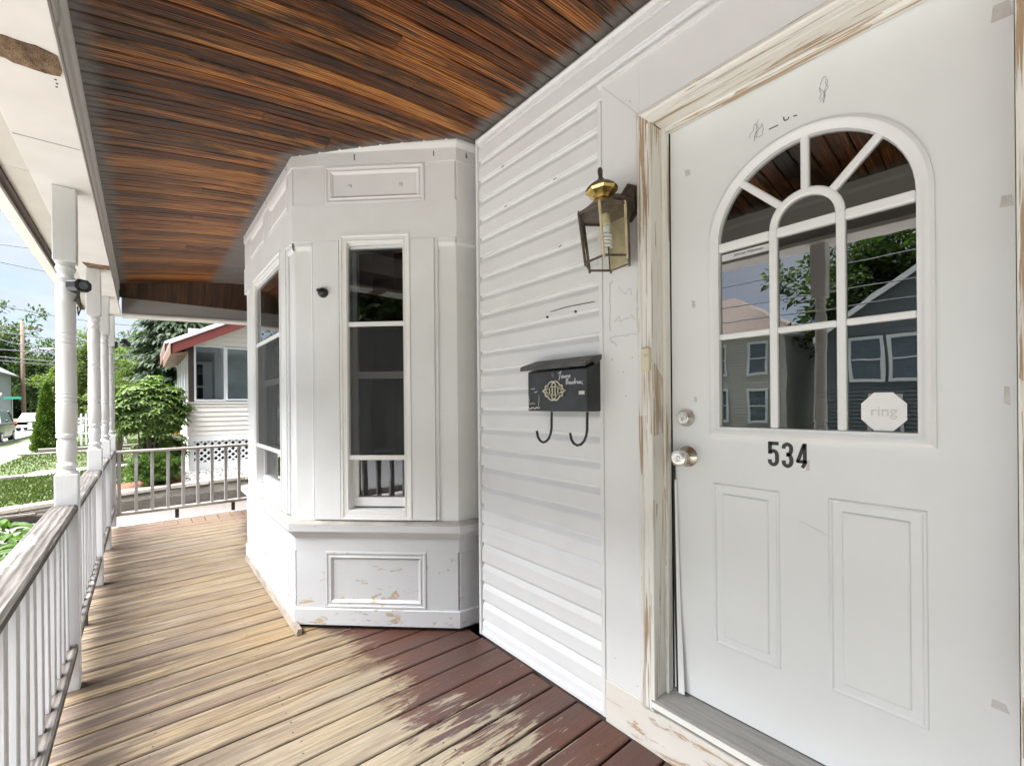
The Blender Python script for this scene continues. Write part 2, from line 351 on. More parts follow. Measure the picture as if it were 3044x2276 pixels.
M_VINYL = paint('white_vinyl', (.785, .797, .815), .42, dirt=.06, bmp=.05)
M_TRIM = paint('white_trim', (.785, .795, .81), .45, dirt=.05, bmp=.05)
M_SASH = paint('white_sash_vinyl', (.84, .84, .84), .35, dirt=.03, bmp=.03)
M_BAY = paint('old_white_paint_light_toned', (.55, .56, .585), .5, peel=.8, crack=0., dirt=.07, bmp=.25)  # lower bay paint, coloured darker to offset the strong light; upper copy stays white
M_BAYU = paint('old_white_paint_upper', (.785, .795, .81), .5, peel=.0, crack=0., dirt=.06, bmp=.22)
M_BAYC = paint('cracked_white_paint_light_toned', (.55, .56, .585), .5, peel=1.05, crack=1., dirt=.06, bmp=.25)  # cracked paint with the same darkening against the light low on the bay
M_BASE = paint('peeling_base_paint', (.76, .73, .68), .6, peel=1.15, crack=.3, dirt=.12, wood=(.60, .42, .27), bmp=.3, axis=(1, .5, 1.6))
M_DOOR = paint('door_paint', (.775, .80, .815), .38, dirt=.035, bmp=.04)
M_DOORF = paint('door_lite_frame', (.82, .835, .855), .35, dirt=.03, bmp=.03)
M_SCZ = scraped('scraped_casing_vertical', 'z'); M_SCY = scraped('scraped_casing_horizontal', 'y')
PITCH = .1335
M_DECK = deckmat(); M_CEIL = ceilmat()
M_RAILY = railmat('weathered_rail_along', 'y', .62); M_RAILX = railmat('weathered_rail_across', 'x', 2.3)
M_BALU = paint('worn_white_baluster', (.60, .61, .635), .55, dirt=.12, axis=(1, 1, .3), bmp=.2, streak=((40, 40, 2.2), .56, .6, (.40, .37, .36)))
M_BALG = paint('worn_grey_baluster', (.52, .515, .52), .6, dirt=.2, axis=(1, 1, .3), bmp=.2, streak=((40, 40, 2.2), .5, .7, (.28, .26, .255)))
M_POST = paint('post_paint', (.68, .685, .70), .5, dirt=.08, axis=(1, 1, .3), bmp=.2, streak=((60, 60, 1.6), .56, .45, (.50, .49, .48)))
M_BEAM = paint('beam_paint', (.72, .71, .70), .55, dirt=.10, bmp=.12)
M_BEAMG = paint('beam_grey_paint', (.33, .315, .31), .55, dirt=.12, bmp=.1)
M_SOFF = paint('soffit_paint', (.62, .60, .56), .6, dirt=.12, bmp=.1)
M_GUTT = paint('gutter_white', (.82, .82, .80), .4, dirt=.06, bmp=.04)
M_DGAP = plain('dark_weathered_wood', (.075, .055, .05), .8, var=.3, sc_=10, bmp=.3, stretch=(1, 6, 6))
M_RAW = stone('raw_rotten_wood', (.03, .014, .008), (.46, .31, .19), 26, .8, axis=(1.6, .7, 1))
M_SILL = stone('worn_sill_top', (.33, .30, .27), (.56, .53, .49), 9, .2)
M_SHOE = stone('bare_shoe_board', (.16, .13, .11), (.42, .37, .31), 6, .3, axis=(6, 1, 6))
M_THR = stone('grey_threshold_wood', (.20, .195, .185), (.36, .35, .335), 3, .3, axis=(26, 1.2, 26))
M_BLK = plain('black_plastic', (.012, .012, .014), .35, var=.3)
M_BOXB = plain('black_enamel', (.020, .022, .026), .42, var=.45, sc_=14, bmp=.06)
M_LID = stone('worn_dark_lid', (.055, .055, .055), (.13, .128, .12), 12, .15, .5)
M_IRON = plain('black_wrought_iron', (.014, .014, .015), .4, var=.2)
M_BRASS = plain('polished_brass', (.80, .58, .22), .22, 1., var=.12, sc_=12)
M_BRASSD = plain('dull_brass', (.78, .70, .46), .35, .55, var=.2, sc_=20)
M_BRNZ = plain('tarnished_bronze', (.17, .14, .125), .45, .7, var=.35, sc_=25, bmp=.2)
M_EMBL = plain('antique_pewter', (.55, .49, .37), .4, .8, var=.25, sc_=40)
M_NICK = plain('satin_nickel', (.66, .63, .59), .26, 1., var=.05)
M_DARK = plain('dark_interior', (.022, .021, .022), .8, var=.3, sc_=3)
M_STRIP = plain('black_weatherstrip', (.02, .02, .02), .6)
M_GLD = glassmat('door_glass', 3.3, (.30, .31, .32), .03)
M_GLW = glassmat('window_glass', 1.9, (.42, .44, .46), .03)
def screenmat():
    m = bpy.data.materials.new('insect_screen'); m.use_nodes = True; t = m.node_tree; b = t.nodes['Principled BSDF']
    b.inputs['Base Color'].default_value = (.018, .019, .021, 1); b.inputs['Roughness'].default_value = .6
    tr = N(t, 'ShaderNodeBsdfTransparent', {'Color': (.8, .8, .8, 1)}); ms = N(t, 'ShaderNodeMixShader', {0: .38, 1: b.outputs[0], 2: tr.outputs[0]})
    t.links.new(ms.outputs[0], t.nodes['Material Output'].inputs[0]); return m
M_INSECT = screenmat()
M_GLL = glassmat('lantern_glass', 1.45, (.97, .97, .95))
M_BULB = plain('white_bulb', (.82, .84, .86), .3)
M_STICK = plain('white_sticker', (.82, .82, .83), .4, var=.02)
M_STICKT = plain('pale_grey_print', (.60, .60, .62), .4, var=.02)
M_INK = plain('black_print', (.03, .03, .032), .5, var=.1)
M_PENC = plain('grey_scribble', (.40, .39, .39), .7, var=.2)
M_TAPE = stone('old_tape_residue', (.50, .49, .475), (.70, .69, .675), 30, .1)
M_CHALK = plain('silver_pen', (.55, .56, .58), .5, var=.15)
M_IVORY = plain('ivory_plastic', (.66, .60, .45), .4, var=.05)
# outdoors
M_GRASS = stone('lawn', (.024, .046, .010), (.062, .074, .022), 2.2, .3)
M_LEAFG = leafmat('grass_blades', (.024, .046, .010), (.070, .090, .026), .6, .3)
M_DIRT = stone('garden_soil', (.06, .045, .03), (.12, .09, .06), 5)
M_MULCH = stone('red_mulch', (.10, .035, .02), (.30, .12, .07), 22, .8)
M_ASPH = stone('asphalt', (.20, .20, .205), (.26, .26, .265), 1.5, .2)
M_CONC = stone('pale_concrete', (.15, .143, .132), (.22, .213, .20), 3, .2)
M_BOUNCE = stone('light_bounce_concrete', (.44, .43, .415), (.54, .53, .515), 3, .2)  # extra pale concrete, meant to throw light back up into the porch
M_DRIVE = stone('pinkish_gravel_drive', (.075, .066, .062), (.14, .126, .12), 14, .4)
M_WALL = stone('old_retaining_wall', (.11, .10, .085), (.25, .225, .19), 3.2, .9, axis=(1, 1, 2.4))
M_CAP = stone('wall_coping', (.38, .34, .28), (.56, .51, .44), 5, .3)
M_TIMB = stone('landscape_timber', (.15, .13, .115), (.32, .29, .26), 4, .4, axis=(.6, 1, 5))
M_PEB = leafmat('white_pebbles', (.30, .28, .25), (.70, .68, .64), .8, 0.)
M_CREAM = paint('cream_siding', (.74, .70, .645), .5, dirt=.05, bmp=.04)
M_NWHT = paint('neighbour_white', (.72, .73, .74), .45, dirt=.05, bmp=.04)
M_RED = paint('red_trim', (.17, .040, .034), .5, dirt=.15, bmp=.08)
M_BRN = paint('brown_trim', (.17, .085, .055), .55, dirt=.25, bmp=.1)
M_MAROON = paint('dark_brown_post', (.075, .045, .042), .6, dirt=.3, bmp=.1)
M_SHNG = stone('grey_shingles', (.30, .30, .31), (.48, .48, .49), 8, .3)
M_SCREEN = plain('grey_porch_interior', (.36, .38, .40), .8, var=.2, sc_=3)
M_GLN = glassmat('neighbour_glass', 1.6, (.78, .81, .83))
M_BARK = stone('bark', (.05, .04, .032), (.13, .105, .085), 8, .6, axis=(1, 1, .2))
M_STEM = stone('grey_brown_stem', (.07, .055, .045), (.16, .13, .105), 9, .4)
M_POLEW = stone('weathered_pole_wood', (.12, .085, .06), (.24, .18, .135), 4, .3, axis=(3, 3, .3))
M_RHODO = leafmat('rhododendron_leaf', (.032, .068, .016), (.17, .24, .065), .33, .3)
M_RHODN = leafmat('near_shrub_leaf', (.024, .058, .010), (.066, .125, .022), .5, .4)
M_BOXW = leafmat('boxwood_leaf', (.032, .075, .014), (.11, .185, .035), .5, .3)
M_HEML = leafmat('hemlock_needles', (.022, .038, .020), (.066, .095, .048), .6, .25)
M_TREE = leafmat('tree_leaf', (.018, .036, .013), (.062, .095, .030), .5, .4)
M_TREEY = leafmat('yellow_green_leaf', (.045, .075, .016), (.125, .165, .042), .5, .4)
M_ARBO = leafmat('arborvitae_leaf', (.024, .055, .008), (.105, .165, .022), .55, .25)
M_WIRE = plain('wire', (.06, .06, .07), .6)
M_CARW = plain('white_car_paint', (.78, .78, .80), .25, var=.02)
M_CARB = plain('black_car_paint', (.018, .017, .016), .22, var=.1)
M_CGL = plain('car_glass', (.10, .13, .15), .08, var=.1)
M_RUB = plain('tyre_rubber', (.02, .02, .02), .8)
M_RIM = plain('wheel_rim', (.45, .45, .46), .35, .8)
M_TAIL = plain('tail_light', (.45, .03, .03), .25)
M_GREENSIGN = plain('green_sign', (.03, .30, .20), .4)
M_HGREY = paint('grey_house_siding', (.13, .15, .155), .6, dirt=.08, bmp=.1)
M_HSAGE = paint('sage_house_siding', (.24, .27, .25), .6, dirt=.08, bmp=.1)
M_HTAN = paint('tan_house_siding', (.50, .48, .43), .6, dirt=.08, bmp=.1)
M_ROOFB = stone('brown_shingles', (.075, .055, .045), (.14, .105, .085), 6, .3)
M_ROOFG = stone('dark_grey_shingles', (.10, .10, .105), (.18, .18, .185), 6, .3)
M_BIN = plain('dark_green_bin', (.03, .05, .045), .5)
M_ORANGE = plain('orange_plastic', (.65, .25, .05), .5)

# ================================================================== PORCH DECK
PITCH = .1335
XW = 1.385; P0 = (1.44, 2.02); P1 = (1.31, 2.035); P2 = (.655, 2.66); P3 = (.655, 4.14); P4 = (1.31, 4.77)
deck = root_struct('porch_deck')
PITCH = .1335
def mitre_x(y): return (5.957-y)/.58
y = 1.51-PITCH*24
while y < 6.02:
    y0, y1 = y+.0045, y+PITCH-.0045; yc = (y0+y1)/2
    x0 = -.335+random.uniform(-.004, .004); x1 = XW-.018+random.uniform(-.012, .003)
    if yc > 5.72: x1a, x1b = mitre_x(y0)-.003, mitre_x(y1)-.003
    else: x1a = x1b = x1
    x1a = min(x1a, x1); x1b = min(x1b, x1)
    dz = random.uniform(-.0015, .0008); T = .028; c = .005
    if x1b > x0+.03:
        m = MB(); secs = []
        for xa, xb in ((x0, x0), (x1a, x1b)):
            f = lambda yy: xa+(xb-xa)*(yy-y0)/(y1-y0)
            secs.append([(f(a), a, b+dz) for a, b in ((y0, -T), (y1, -T), (y1, -c), (y1-c*.7, -c*.2), (y1-c*1.8, 0), (y0+c*1.8, 0), (y0+c*.7, -c*.2), (y0, -c))])
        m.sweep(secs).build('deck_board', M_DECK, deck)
    y += PITCH
nl = MB(); rn = random.Random(4)
for i in range(-24, 34):
    yc = 1.51+PITCH*(i+.5)
    for xx in (.02, .43, .84, 1.25):
        if yc > 2.0 and xx > .6 or yc > 5.3: continue
        for dy in (-.035, .035): nl.lathe([(0, .0042), (.0006, .0040)], (xx+rn.uniform(-.012, .012), yc+dy+rn.uniform(-.008, .008), -.0003), n=6)
nl.build('nail_heads', M_INK, deck, kind='stuff')
x = -.2
while x < 1.4:       # border boards that run along the house at the far end
    xa, xb = x+.002, x+.116
    ya = lambda xx: 5.957-.58*xx+.004
    if ya(xb) < 6.06:
        m = MB(); m.hexa([(xa, ya(xa), -.028), (xb, ya(xb), -.028), (xb, 6.065, -.028), (xa, 6.065, -.028)], [(xa, ya(xa), -.001), (xb, ya(xb), -.001), (xb, 6.065, -.001), (xa, 6.065, -.001)])
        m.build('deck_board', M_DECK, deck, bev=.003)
    x += .12
MB().box(-.32, 1.36, -1.7, 6.03, -.24, -.06).build('deck_framing', M_DGAP, deck)

# ================================================================== CEILING
def zx(x):
    x = max(-.25, min(1.5, x)); a, b, c = (-.18, 2.47), (.60, 2.59), (1.385, 2.638)
    L = lambda p, q, r: p[1]*((x-q[0])*(x-r[0]))/((p[0]-q[0])*(p[0]-r[0]))
    return L(a, b, c)+L(b, a, c)+L(c, a, b)
YF = 6.08; XI = -.182
HK = 1.25
def zy(y): return 2.352+(YF-y)*HK
ceil = root_struct('porch_ceiling')
BW = .083; y = -1.7; k = 0
def hip_y(x):       # where the two slopes meet
    return YF-(zx(x)-2.352)/HK
while y < YF:
    y0, y1 = y, min(y+BW, YF); m = MB(); xs = [-.2+i*(1.6/10) for i in range(11)]
    secs = []
    for x in xs:
        z = zx(x)
        secs.append([(x, y0+.0025, z+.012), (x, y0+.0025, z+.004), (x, y0+.007, z), (x, (y0+y1)/2-.003, z), (x, (y0+y1)/2, z+.0016), (x, (y0+y1)/2+.003, z), (x, y1-.007, z), (x, y1-.0025, z+.004), (x, y1-.0025, z+.012)])
    cut = random.randrange(3, 9) if random.random() < .4 else None
    if cut is None: m.sweep(secs).build('ceiling_board', M_CEIL, ceil)
    else:
        MB().sweep(secs[:cut]).build('ceiling_board', M_CEIL, ceil)
        s2 = [[(p[0]+.002, p[1], p[2]) for p in secs[cut-1]]]+secs[cut:]; MB().sweep(s2).build('ceiling_board', M_CEIL, ceil)
    y += BW; k += 1
x = -.2
def ceil2():
    q = newmat('stained_beadboard_hip', .45, 0., .35); t = q.t
    g = noise(t, scl(q, None, (48, 1.8, 0)), 1., 5., .62, .8); b = noise(t, scl(q, None, (8, 3, 0)), 1., 4.)
    s = mth(t, 'ADD', mth(t, 'MULTIPLY', g, .45), mth(t, 'MULTIPLY', b, .5))
    setc(q, ramp(t, s, [(.36, (.012, .006, .004)), (.5, (.045, .019, .009)), (.66, (.13, .055, .02))])); return q
M_CEIL2 = ceil2()
while x < 1.4:
    x0, x1 = x+.0008, x+BW-.0008; h0, h1 = min(hip_y(x0)+.004, YF-.01), min(hip_y(x1)+.004, YF-.01)
    m = MB(); m.hexa([(x0, h0, zy(h0)), (x1, h1, zy(h1)), (x1, YF, zy(YF)), (x0, YF, zy(YF))], [(x0, h0, zy(h0)+.012), (x1, h1, zy(h1)+.012), (x1, YF, zy(YF)+.012), (x0, YF, zy(YF)+.012)])
    m.build('ceiling_board', M_CEIL2, ceil); x += BW
MB().box(-.34, 1.6, -1.75, 6.28, 2.70, 2.74).build('ceiling_backing', M_DGAP, ceil)

# ================================================================== BEAMS and EAVES
beam = thing('porch_beam', 'white painted porch beam with a rotten bare patch, carried by the turned posts', 'beam', (-.255, 2.2, 2.175))
MB().box(-.345, -.165, -1.75, 6.24, 2.175, 2.20).build('soffit_board', M_BEAM, beam, bev=.002)
MB().box(-.335, XI, -1.75, 6.075, 2.20, 2.312).build('inner_fascia', M_BEAMG, beam)
MB().box(-.335, -.19, -1.75, 6.075, 2.312, 2.70).build('beam_core', M_BEAM, beam)
def mould(y0, y1, dx, name='bed_moulding'):
    pr = [(-.20, 2.314), (-.184+dx, 2.314), (-.179+dx, 2.33), (-.181+dx, 2.41), (-.174+dx, 2.43), (-.174+dx, 2.472), (-.20, 2.472)]
    MB().sweep([[(a, yy, b) for a, b in pr] for yy in (y0, y1)]).build(name, M_BEAM, beam)
mould(-1.7, 1.80, 0.); mould(1.815, 6.07, .004)
# bare rotten patches on the underside
def patch(pts, z, name='bare_wood_patch'):
    m = MB(); m.poly([(a, b, z) for a, b in pts], thick=(0, 0, .006)); m.build(name, M_RAW, beam)
rr = random.Random(3)
def ragged(a, b, n, amp): return [(a[0]+(b[0]-a[0])*i/n+rr.uniform(-amp, amp), a[1]+(b[1]-a[1])*i/n+rr.uniform(-amp, amp)) for i in range(n)]
patch(ragged((-.34, 1.70), (-.175, 1.69), 9, .005)+ragged((-.172, 1.70), (-.170, 1.80), 3, .004)+ragged((-.172, 1.805), (-.34, 1.80), 9, .006)+[(-.343, 1.80), (-.343, 1.70)], 2.1715)
patch(ragged((-.30, 4.02), (-.17, 4.03), 7, .006)+ragged((-.168, 4.03), (-.168, 4.14), 3, .003)+ragged((-.17, 4.145), (-.305, 4.15), 7, .006), 2.1715)
for (a, b) in ((-.188, 1.83), (-.187, 1.85), (-.19, 1.87), (-.3, 1.60), (-.3, 1.58)):
    MB().lathe([(0, .003), (.002, .003)], (a, b, 2.1735), n=6).build('nail_hole', M_INK, beam)
MB().box(-.34, -.17, 2.275, 2.278, 2.1735, 2.1755).build('joint_line', M_BEAMG, beam)
beam2 = thing('porch_beam', 'grey painted beam across the far end of the porch below the ceiling', 'beam', (.6, 6.1, 2.17))
def fb(z0a, z1a, z0b, z1b, y0, y1, name, mat, xa=-.16, xb=1.6):
    m = MB(); m.hexa([(xa, y0, z0a), (xb, y0, z0b), (xb, y1, z0b), (xa, y1, z0a)], [(xa, y0, z1a), (xb, y0, z1b), (xb, y1, z1b), (xa, y1, z1a)]); return m.build(name, mat, beam2, bev=.002)
fb(2.190, 2.356, 2.262, 2.44, 6.08, 6.25, 'grey_face', M_BEAMG); fb(2.166, 2.188, 2.238, 2.260, 6.06, 6.262, 'soffit_board', M_BEAM)
MB().box(-.16, 1.6, 6.10, 6.2, 2.34, 2.70).build('beam_core', M_DGAP, beam2)
# eave outside the beam
eave = thing('roof_eave', 'painted eave soffit with white gutter outside the porch beam', 'eave', (-.45, 2.2, 2.3))
m = MB(); m.box(-.478, -.345, -1.75, 2.94, 2.30, 2.32); m.build('soffit_panel', M_SOFF, eave)
m = MB(); m.box(-.478, -.345, 2.945, 6.7, 2.30, 2.32); m.build('soffit_panel', M_SOFF, eave)
MB().box(-.508, -.479, -1.75, 6.7, 2.285, 2.33).build('dark_fascia_edge', M_DGAP, eave)
MB().sweep([[(-.508, yy, 2.30), (-.508, yy, 2.262), (-.565, yy, 2.262), (-.585, yy, 2.30), (-.585, yy, 2.345), (-.508, yy, 2.345)] for yy in (-1.75, 3.6)]).build('gutter', M_GUTT, eave)
MB().sweep([[(-.508, yy, 2.30), (-.508, yy, 2.262), (-.565, yy, 2.262), (-.585, yy, 2.30), (-.585, yy, 2.345), (-.508, yy, 2.345)] for yy in (3.606, 6.7)]).build('gutter', M_GUTT, eave)
MB().box(-.6, 8, -3.5, 6.75, 2.80, 2.86).build('roof_deck', M_DGAP, eave)

# ================================================================== HOUSE WALL
wall = thing('house_wall', 'white vinyl sided house wall between the bay window and the front door', 'wall', (XW, 1.5, 0))
YR, YL = 1.121, 1.925
SZ = [.0, .083, .184, .284, .386, .489, .593, .694, .797, .898, .999, 1.102, 1.203, 1.303, 1.408, 1.503, 1.604, 1.704, 1.802, 1.901, 2.005, 2.104, 2.206, 2.308, 2.410, 2.512, 2.614]
SZ[0] = .022
XB = 1.401          # back of the lap
for i in range(len(SZ)-1):
    z0, z1 = SZ[i], SZ[i+1]; lo = YR if z0 < 2.40 else -1.7
    h = z1-z0
    pr = [(XB+.004, z0), (XW+.002, z0+.0015), (XW, z0+.004), (XW+.0005, z0+h*.62), (XW+.003, z0+h*.70), (XW+.012, z0+h*.88), (XW+.0135, z1+.004), (XB+.006, z1+.004)]
    if lo == YR and z1 > 2.40: lo = YR
    MB().sweep([[(a, yy, b) for a, b in pr] for yy in (lo, YL)]).build('siding_board', M_VINYL, wall)
run = MB()      # the wall goes on beyond the door, outside the photograph
for i in range(23):
    z0, z1 = SZ[i], SZ[i+1]; h = z1-z0
    run.sweep([[(a, yy, b) for a, b in ((XB+.004, z0), (XW, z0+.004), (XW+.0005, z0+h*.62), (XW+.012, z0+h*.88), (XW+.0135, z1+.003), (XB+.006, z1+.003))] for yy in (-1.7, -.215)])
run.build('siding_run', M_VINYL, wall, kind='stuff')
MB().box(XW-.006, XW+.012, YR, YL, .0, .021).build('starter_strip', M_TRIM, wall, bev=.002)
m = MB(); m.box(XW-.010, XW+.05, YL+.001, YL+.017, 0., 2.632); m.build('corner_channel', M_TRIM, wall, bev=.002)
m = MB(); m.box(XW-.007, XW+.012, YR-.018, YR-.001, .0, 2.398); m.build('j_channel', M_TRIM, wall, bev=.002)
m = MB(); m.sweep([[(a, yy, b) for a, b in ((XW+.012, 2.628), (XW-.012, 2.628), (XW-.016, 2.618), (XW-.008, 2.606), (XW-.006, 2.590), (XW+.012, 2.590))] for yy in (-1.7, YL)]); m.build('top_moulding', M_TRIM, wall)
m = MB(); m.box(XW-.010, XW+.012, -1.7, YR-.0005, 2.458, 2.470); m.build('header_drip', M_TRIM, wall, bev=.002)
m = MB(); m.box(1.405, 1.44, .94, 1.93, -.05, 2.62); m.box(1.405, 1.44, -1.7, .94, 2.24, 2.62); m.box(1.405, 1.44, -1.7, -.03, -.05, 2.24); m.build('sheathing', M_DGAP, wall)
# small things on the siding
FW = Face((XW, 0), (0, 1), (-1, 0))       # s = Y
m = MB(); m.ribbon([FW.at(1.392, 1.627, .001), FW.at(1.30, 1.632, .001), FW.at(1.145, 1.627, .001)], .003, (-1, 0, 0)); m.build('pen_line', M_INK, wall)
for s, z in ((1.412, 1.607), (1.245, 1.604)):
    MB().lathe([(0, .006), (.006, .005), (.007, .001)], FW.at(s, z, 0), (-1, 0, 0), n=8).build('nail_head', M_INK, wall)
for s, z in ((1.72, 2.405), (1.70, 2.20), (1.36, 2.20), (1.33, 1.90)):
    MB().ribbon([FW.at(s+.008, z-.003, .001), FW.at(s-.008, z+.001, .001)], .004, (-1, 0, 0)).build('chip', M_RAW, wall)

# ================================================================== DOOR FRAME
df = thing('door_frame', 'door frame of scraped half-stripped casing around the white front door', 'door frame', (XW, .45, .16))
MB().box(XW-.002, 1.41, .931, YR-.019, .152, 2.457).build('flat_board', M_TRIM, df, bev=.0015)
MB().box(XW-.002, 1.41, -.21, -.0225, -.01, 2.2555).build('flat_board', M_TRIM, df, bev=.0015)
m = MB(); m.hexa([(XW-.002, -1.0, 2.256), (1.41, -1.0, 2.256), (1.41, .931, 2.256), (XW-.002, .931, 2.256)], [(XW-.002, -1.0, 2.456), (1.41, -1.0, 2.456), (1.41, .931, 2.456), (XW-.002, .931, 2.456)])
m.build('header_board', M_TRIM, df, bev=.0015)
m = MB(); m.ribbon([(XW-.0025, 1.098, 2.452), (XW-.0025, 1.0, 2.34), (XW-.0025, .934, 2.262)], .0025, (-1, 0, 0), .001); m.build('mitre_line', M_TAPE, df)
# moulded scraped casing: profile stepped, swept up the left side / across the head / down the right
prof = [(0., 1.384), (0., 1.364), (.006, 1.357), (.018, 1.354), (.022, 1.360), (.036, 1.362), (.040, 1.357), (.053, 1.360), (.0565, 1.368), (.0565, 1.384)]
def cas_left(y_out, z0, z1, mat, sgn, nm):
    MB().sweep([[(xx, y_out-sgn*o, z0) for o, xx in prof], [(xx, y_out-sgn*o, z1-o) for o, xx in prof]]).build(nm, mat, df)
cas_left(.931, .152, 2.255, M_SCZ, 1, 'side_casing'); cas_left(-.022, .0, 2.255, M_SCZ, -1, 'side_casing')
MB().sweep([[(xx, .931-o, 2.255-o) for o, xx in prof], [(xx, -.022+o, 2.255-o) for o, xx in prof]]).build('head_casing', M_SCY, df)
MB().box(1.358, 1.47, .873, .895, .19, 2.197).build('jamb', M_SCZ, df, bev=.002)
MB().box(1.425, 1.455, .858, .8725, .19, 2.197).build('jamb', M_SCZ, df, bev=.002)
MB().box(1.358, 1.47, .014, .036, .19, 2.197).build('jamb', M_SCZ, df, bev=.002)
MB().box(1.358, 1.47, .037, .872, 2.197, 2.22).build('head_jamb', M_SCY, df, bev=.002)
MB().box(1.425, 1.455, .037, .857, 2.183, 2.196).build('head_jamb', M_SCY, df, bev=.002)
m = MB(); m.tube([(1.456, .850, 1.0), (1.454, .847, .6), (1.444, .835, .30), (1.438, .830, .215)], .006, 6); m.build('weatherstrip', M_STRIP, df)
m = MB(); m.sweep([[(1.452, .846, .95), (1.456, .840, .95), (1.458, .846, .95)], [(1.446, .838, .5), (1.452, .826, .5), (1.456, .84, .5)], [(1.432, .826, .212), (1.436, .805, .212), (1.446, .822, .212)]]); m.build('weatherstrip', M_TRIM, df)
m = MB(); m.sweep([[(1.356, yy, .188), (1.362, yy, .193), (1.43, yy, .196), (1.475, yy, .205), (1.475, yy, .16), (1.356, yy, .16)] for yy in (.04, .885)]); m.build('threshold', M_THR, df)
m = MB(); m.box(1.3515, 1.3555, .0, .886, .168, .186); m.build('threshold_edge', M_GUTT, df)
m = MB(); m.box(1.378, 1.405, -.02, YR-.019, -.012, .150); m.build('base_board', M_BASE, df, bev=.002)
m = MB(); m.box(1.374, 1.400, -.6, YR-.04, -.04, -.013); m.build('gap_strip', M_DGAP, df)
# adhesive residue on the flat board
FB = Face((XW-.002, 0), (0, 1), (-1, 0))
def scrib(parent, F, pts, wd=.002, mat=M_PENC, nm='scribble'):
    return MB().ribbon([F.at(a, b, .0006) for a, b in pts], wd, F.n, .0006).build(nm, mat, parent)
rs = random.Random(11)
def wob(pts, n, amp):
    out = []
    for i in range(len(pts)-1):
        for k in range(n):
            f = k/n; out.append((pts[i][0]+(pts[i+1][0]-pts[i][0])*f+rs.uniform(-amp, amp), pts[i][1]+(pts[i+1][1]-pts[i][1])*f+rs.uniform(-amp, amp)))
    return out+[pts[-1]]
scrib(df, FB, wob([(1.068, 1.50), (1.07, 1.68), (1.055, 1.69)], 6, .003), .003, M_TAPE, 'residue')
scrib(df, FB, wob([(1.075, 1.475), (.945, 1.475), (.943, 1.64)], 8, .004), .003, M_TAPE, 'residue')
scrib(df, FB, wob([(1.03, 1.66), (1.0, 1.63), (.98, 1.645), (.97, 1.62)], 4, .004), .002, M_TAPE, 'residue')
scrib(df, FB, wob([(1.045, 1.53), (1.03, 1.545), (1.02, 1.53), (1.0, 1.535), (.97, 1.54), (.955, 1.53)], 4, .006), .003, M_TAPE, 'residue')
scrib(df, FB, wob([(1.075, 1.47), (1.06, 1.455), (1.05, 1.46), (1.04, 1.44)], 4, .005), .003, M_TAPE, 'residue')
for s, z in ((.97, 1.39), (1.01, 1.34), (1.06, 1.39), (1.0, 1.25), (1.06, .25), (.96, .19), (.97, 2.33)):
    MB().lathe([(0, .0025), (.001, .0025)], FB.at(s, z, 0), (-1, 0, 0), n=6).build('nail_hole', M_PENC, df)

# ================================================================== DOOR
XD = 1.46
door = thing('entry_door', 'white front door with arched divided window and the black number 534', 'door', (XD, .45, .2))
FD = Face((XD, 0), (0, 1), (-1, 0))
YC, ZC = .4425, 1.737
def arch(w_, zb, n=28):      # closed outline in (s, z)
    p = [(YC+w_, zb)]+[(YC+w_*math.cos(math.pi*i/n), ZC+w_*math.sin(math.pi*i/n)) for i in range(n+1)]+[(YC-w_, zb)]
    return p
slab = MB()
outer = [FD.at(a, b) for a, b in ((.040, .208), (.856, .208), (.856, 2.19), (.040, 2.19))]
hole = [FD.at(a, b) for a, b in arch(.255, 1.13)]
slab.poly(outer, [list(reversed(hole))], thick=(.044, 0, 0))
slab.build('door_slab', M_DOOR, door)
MB().box(1.463, 1.50, .04, .856, .198, .2065).build('door_sweep', M_STRIP, door)
m = MB(); m.sweep([[FD.at(a, b, d) for a, b in arch(.2765-i, 1.109+i)] for i, d in ((0, -.002), (.0015, .008), (.010, .013), (.019, .012), (.024, .008), (.034, .006), (.0365, -.012))], cap=False)
m.build('lite_frame', M_DOORF, door, smooth='auto')
WG, ZB = .2415, 1.1445
def muntin(a0, a1, z0, z1):
    m = MB(); FD.box(m, a0, a1, z0, z1, -.012, .004); return m.build('muntin', M_DOORF, door, bev=.004)
VA, VB = (.5105, .533), (.343, .3645)
H1, H2 = (1.4275, 1.446), (1.713, 1.741)
for a0, a1 in ((VA[1], YC+WG), (VB[1], VA[0]), (YC-WG, VB[0])):
    muntin(a0, a1, *H1); muntin(a0, a1, *H2)
for v in (VA, VB):
    muntin(v[0], v[1], ZB, H2[1])
YM = (VA[0]+VB[1])/2; RI, RO = .072, .094
m = MB(); NA = 20
m.sweep([[FD.at(YM+r*math.cos(math.pi*i/NA), H2[1]+r*math.sin(math.pi*i/NA)-.0005, d) for r, d in ((RO, -.012), (RO, .001), (RO-.005, .0045), (RI+.005, .0045), (RI, .001), (RI, -.012))] for i in range(NA+1)]); m.build('muntin', M_DOORF, door, smooth='auto')
def circ_hit(ang):
    c, s = math.cos(ang), math.sin(ang); ox, oz = YM-YC, H2[1]-ZC; b = ox*c+oz*s; return -b+math.sqrt(b*b-(ox*ox+oz*oz-WG*WG))
SP = (math.radians(45), math.radians(90), math.radians(135))
for a in SP:
    r1 = circ_hit(a)+.002; c, s = math.cos(a), math.sin(a)
    p = lambda r: FD.at(YM+r*c, H2[1]+r*s, -.004)
    MB().bar(p(RO-.002), p(r1), .021, .016, (-1, 0, 0), .004).build('muntin', M_DOORF, door)
def pane(pts): return MB().poly([FD.at(a, b, -.008) for a, b in pts]).build('pane', M_GLD, door, recalc=False, out=FD.n)
cols = ((VA[1], YC+WG), (VB[1], VA[0]), (YC-WG, VB[0])); rows = ((ZB, H1[0]), (H1[1], H2[0]))
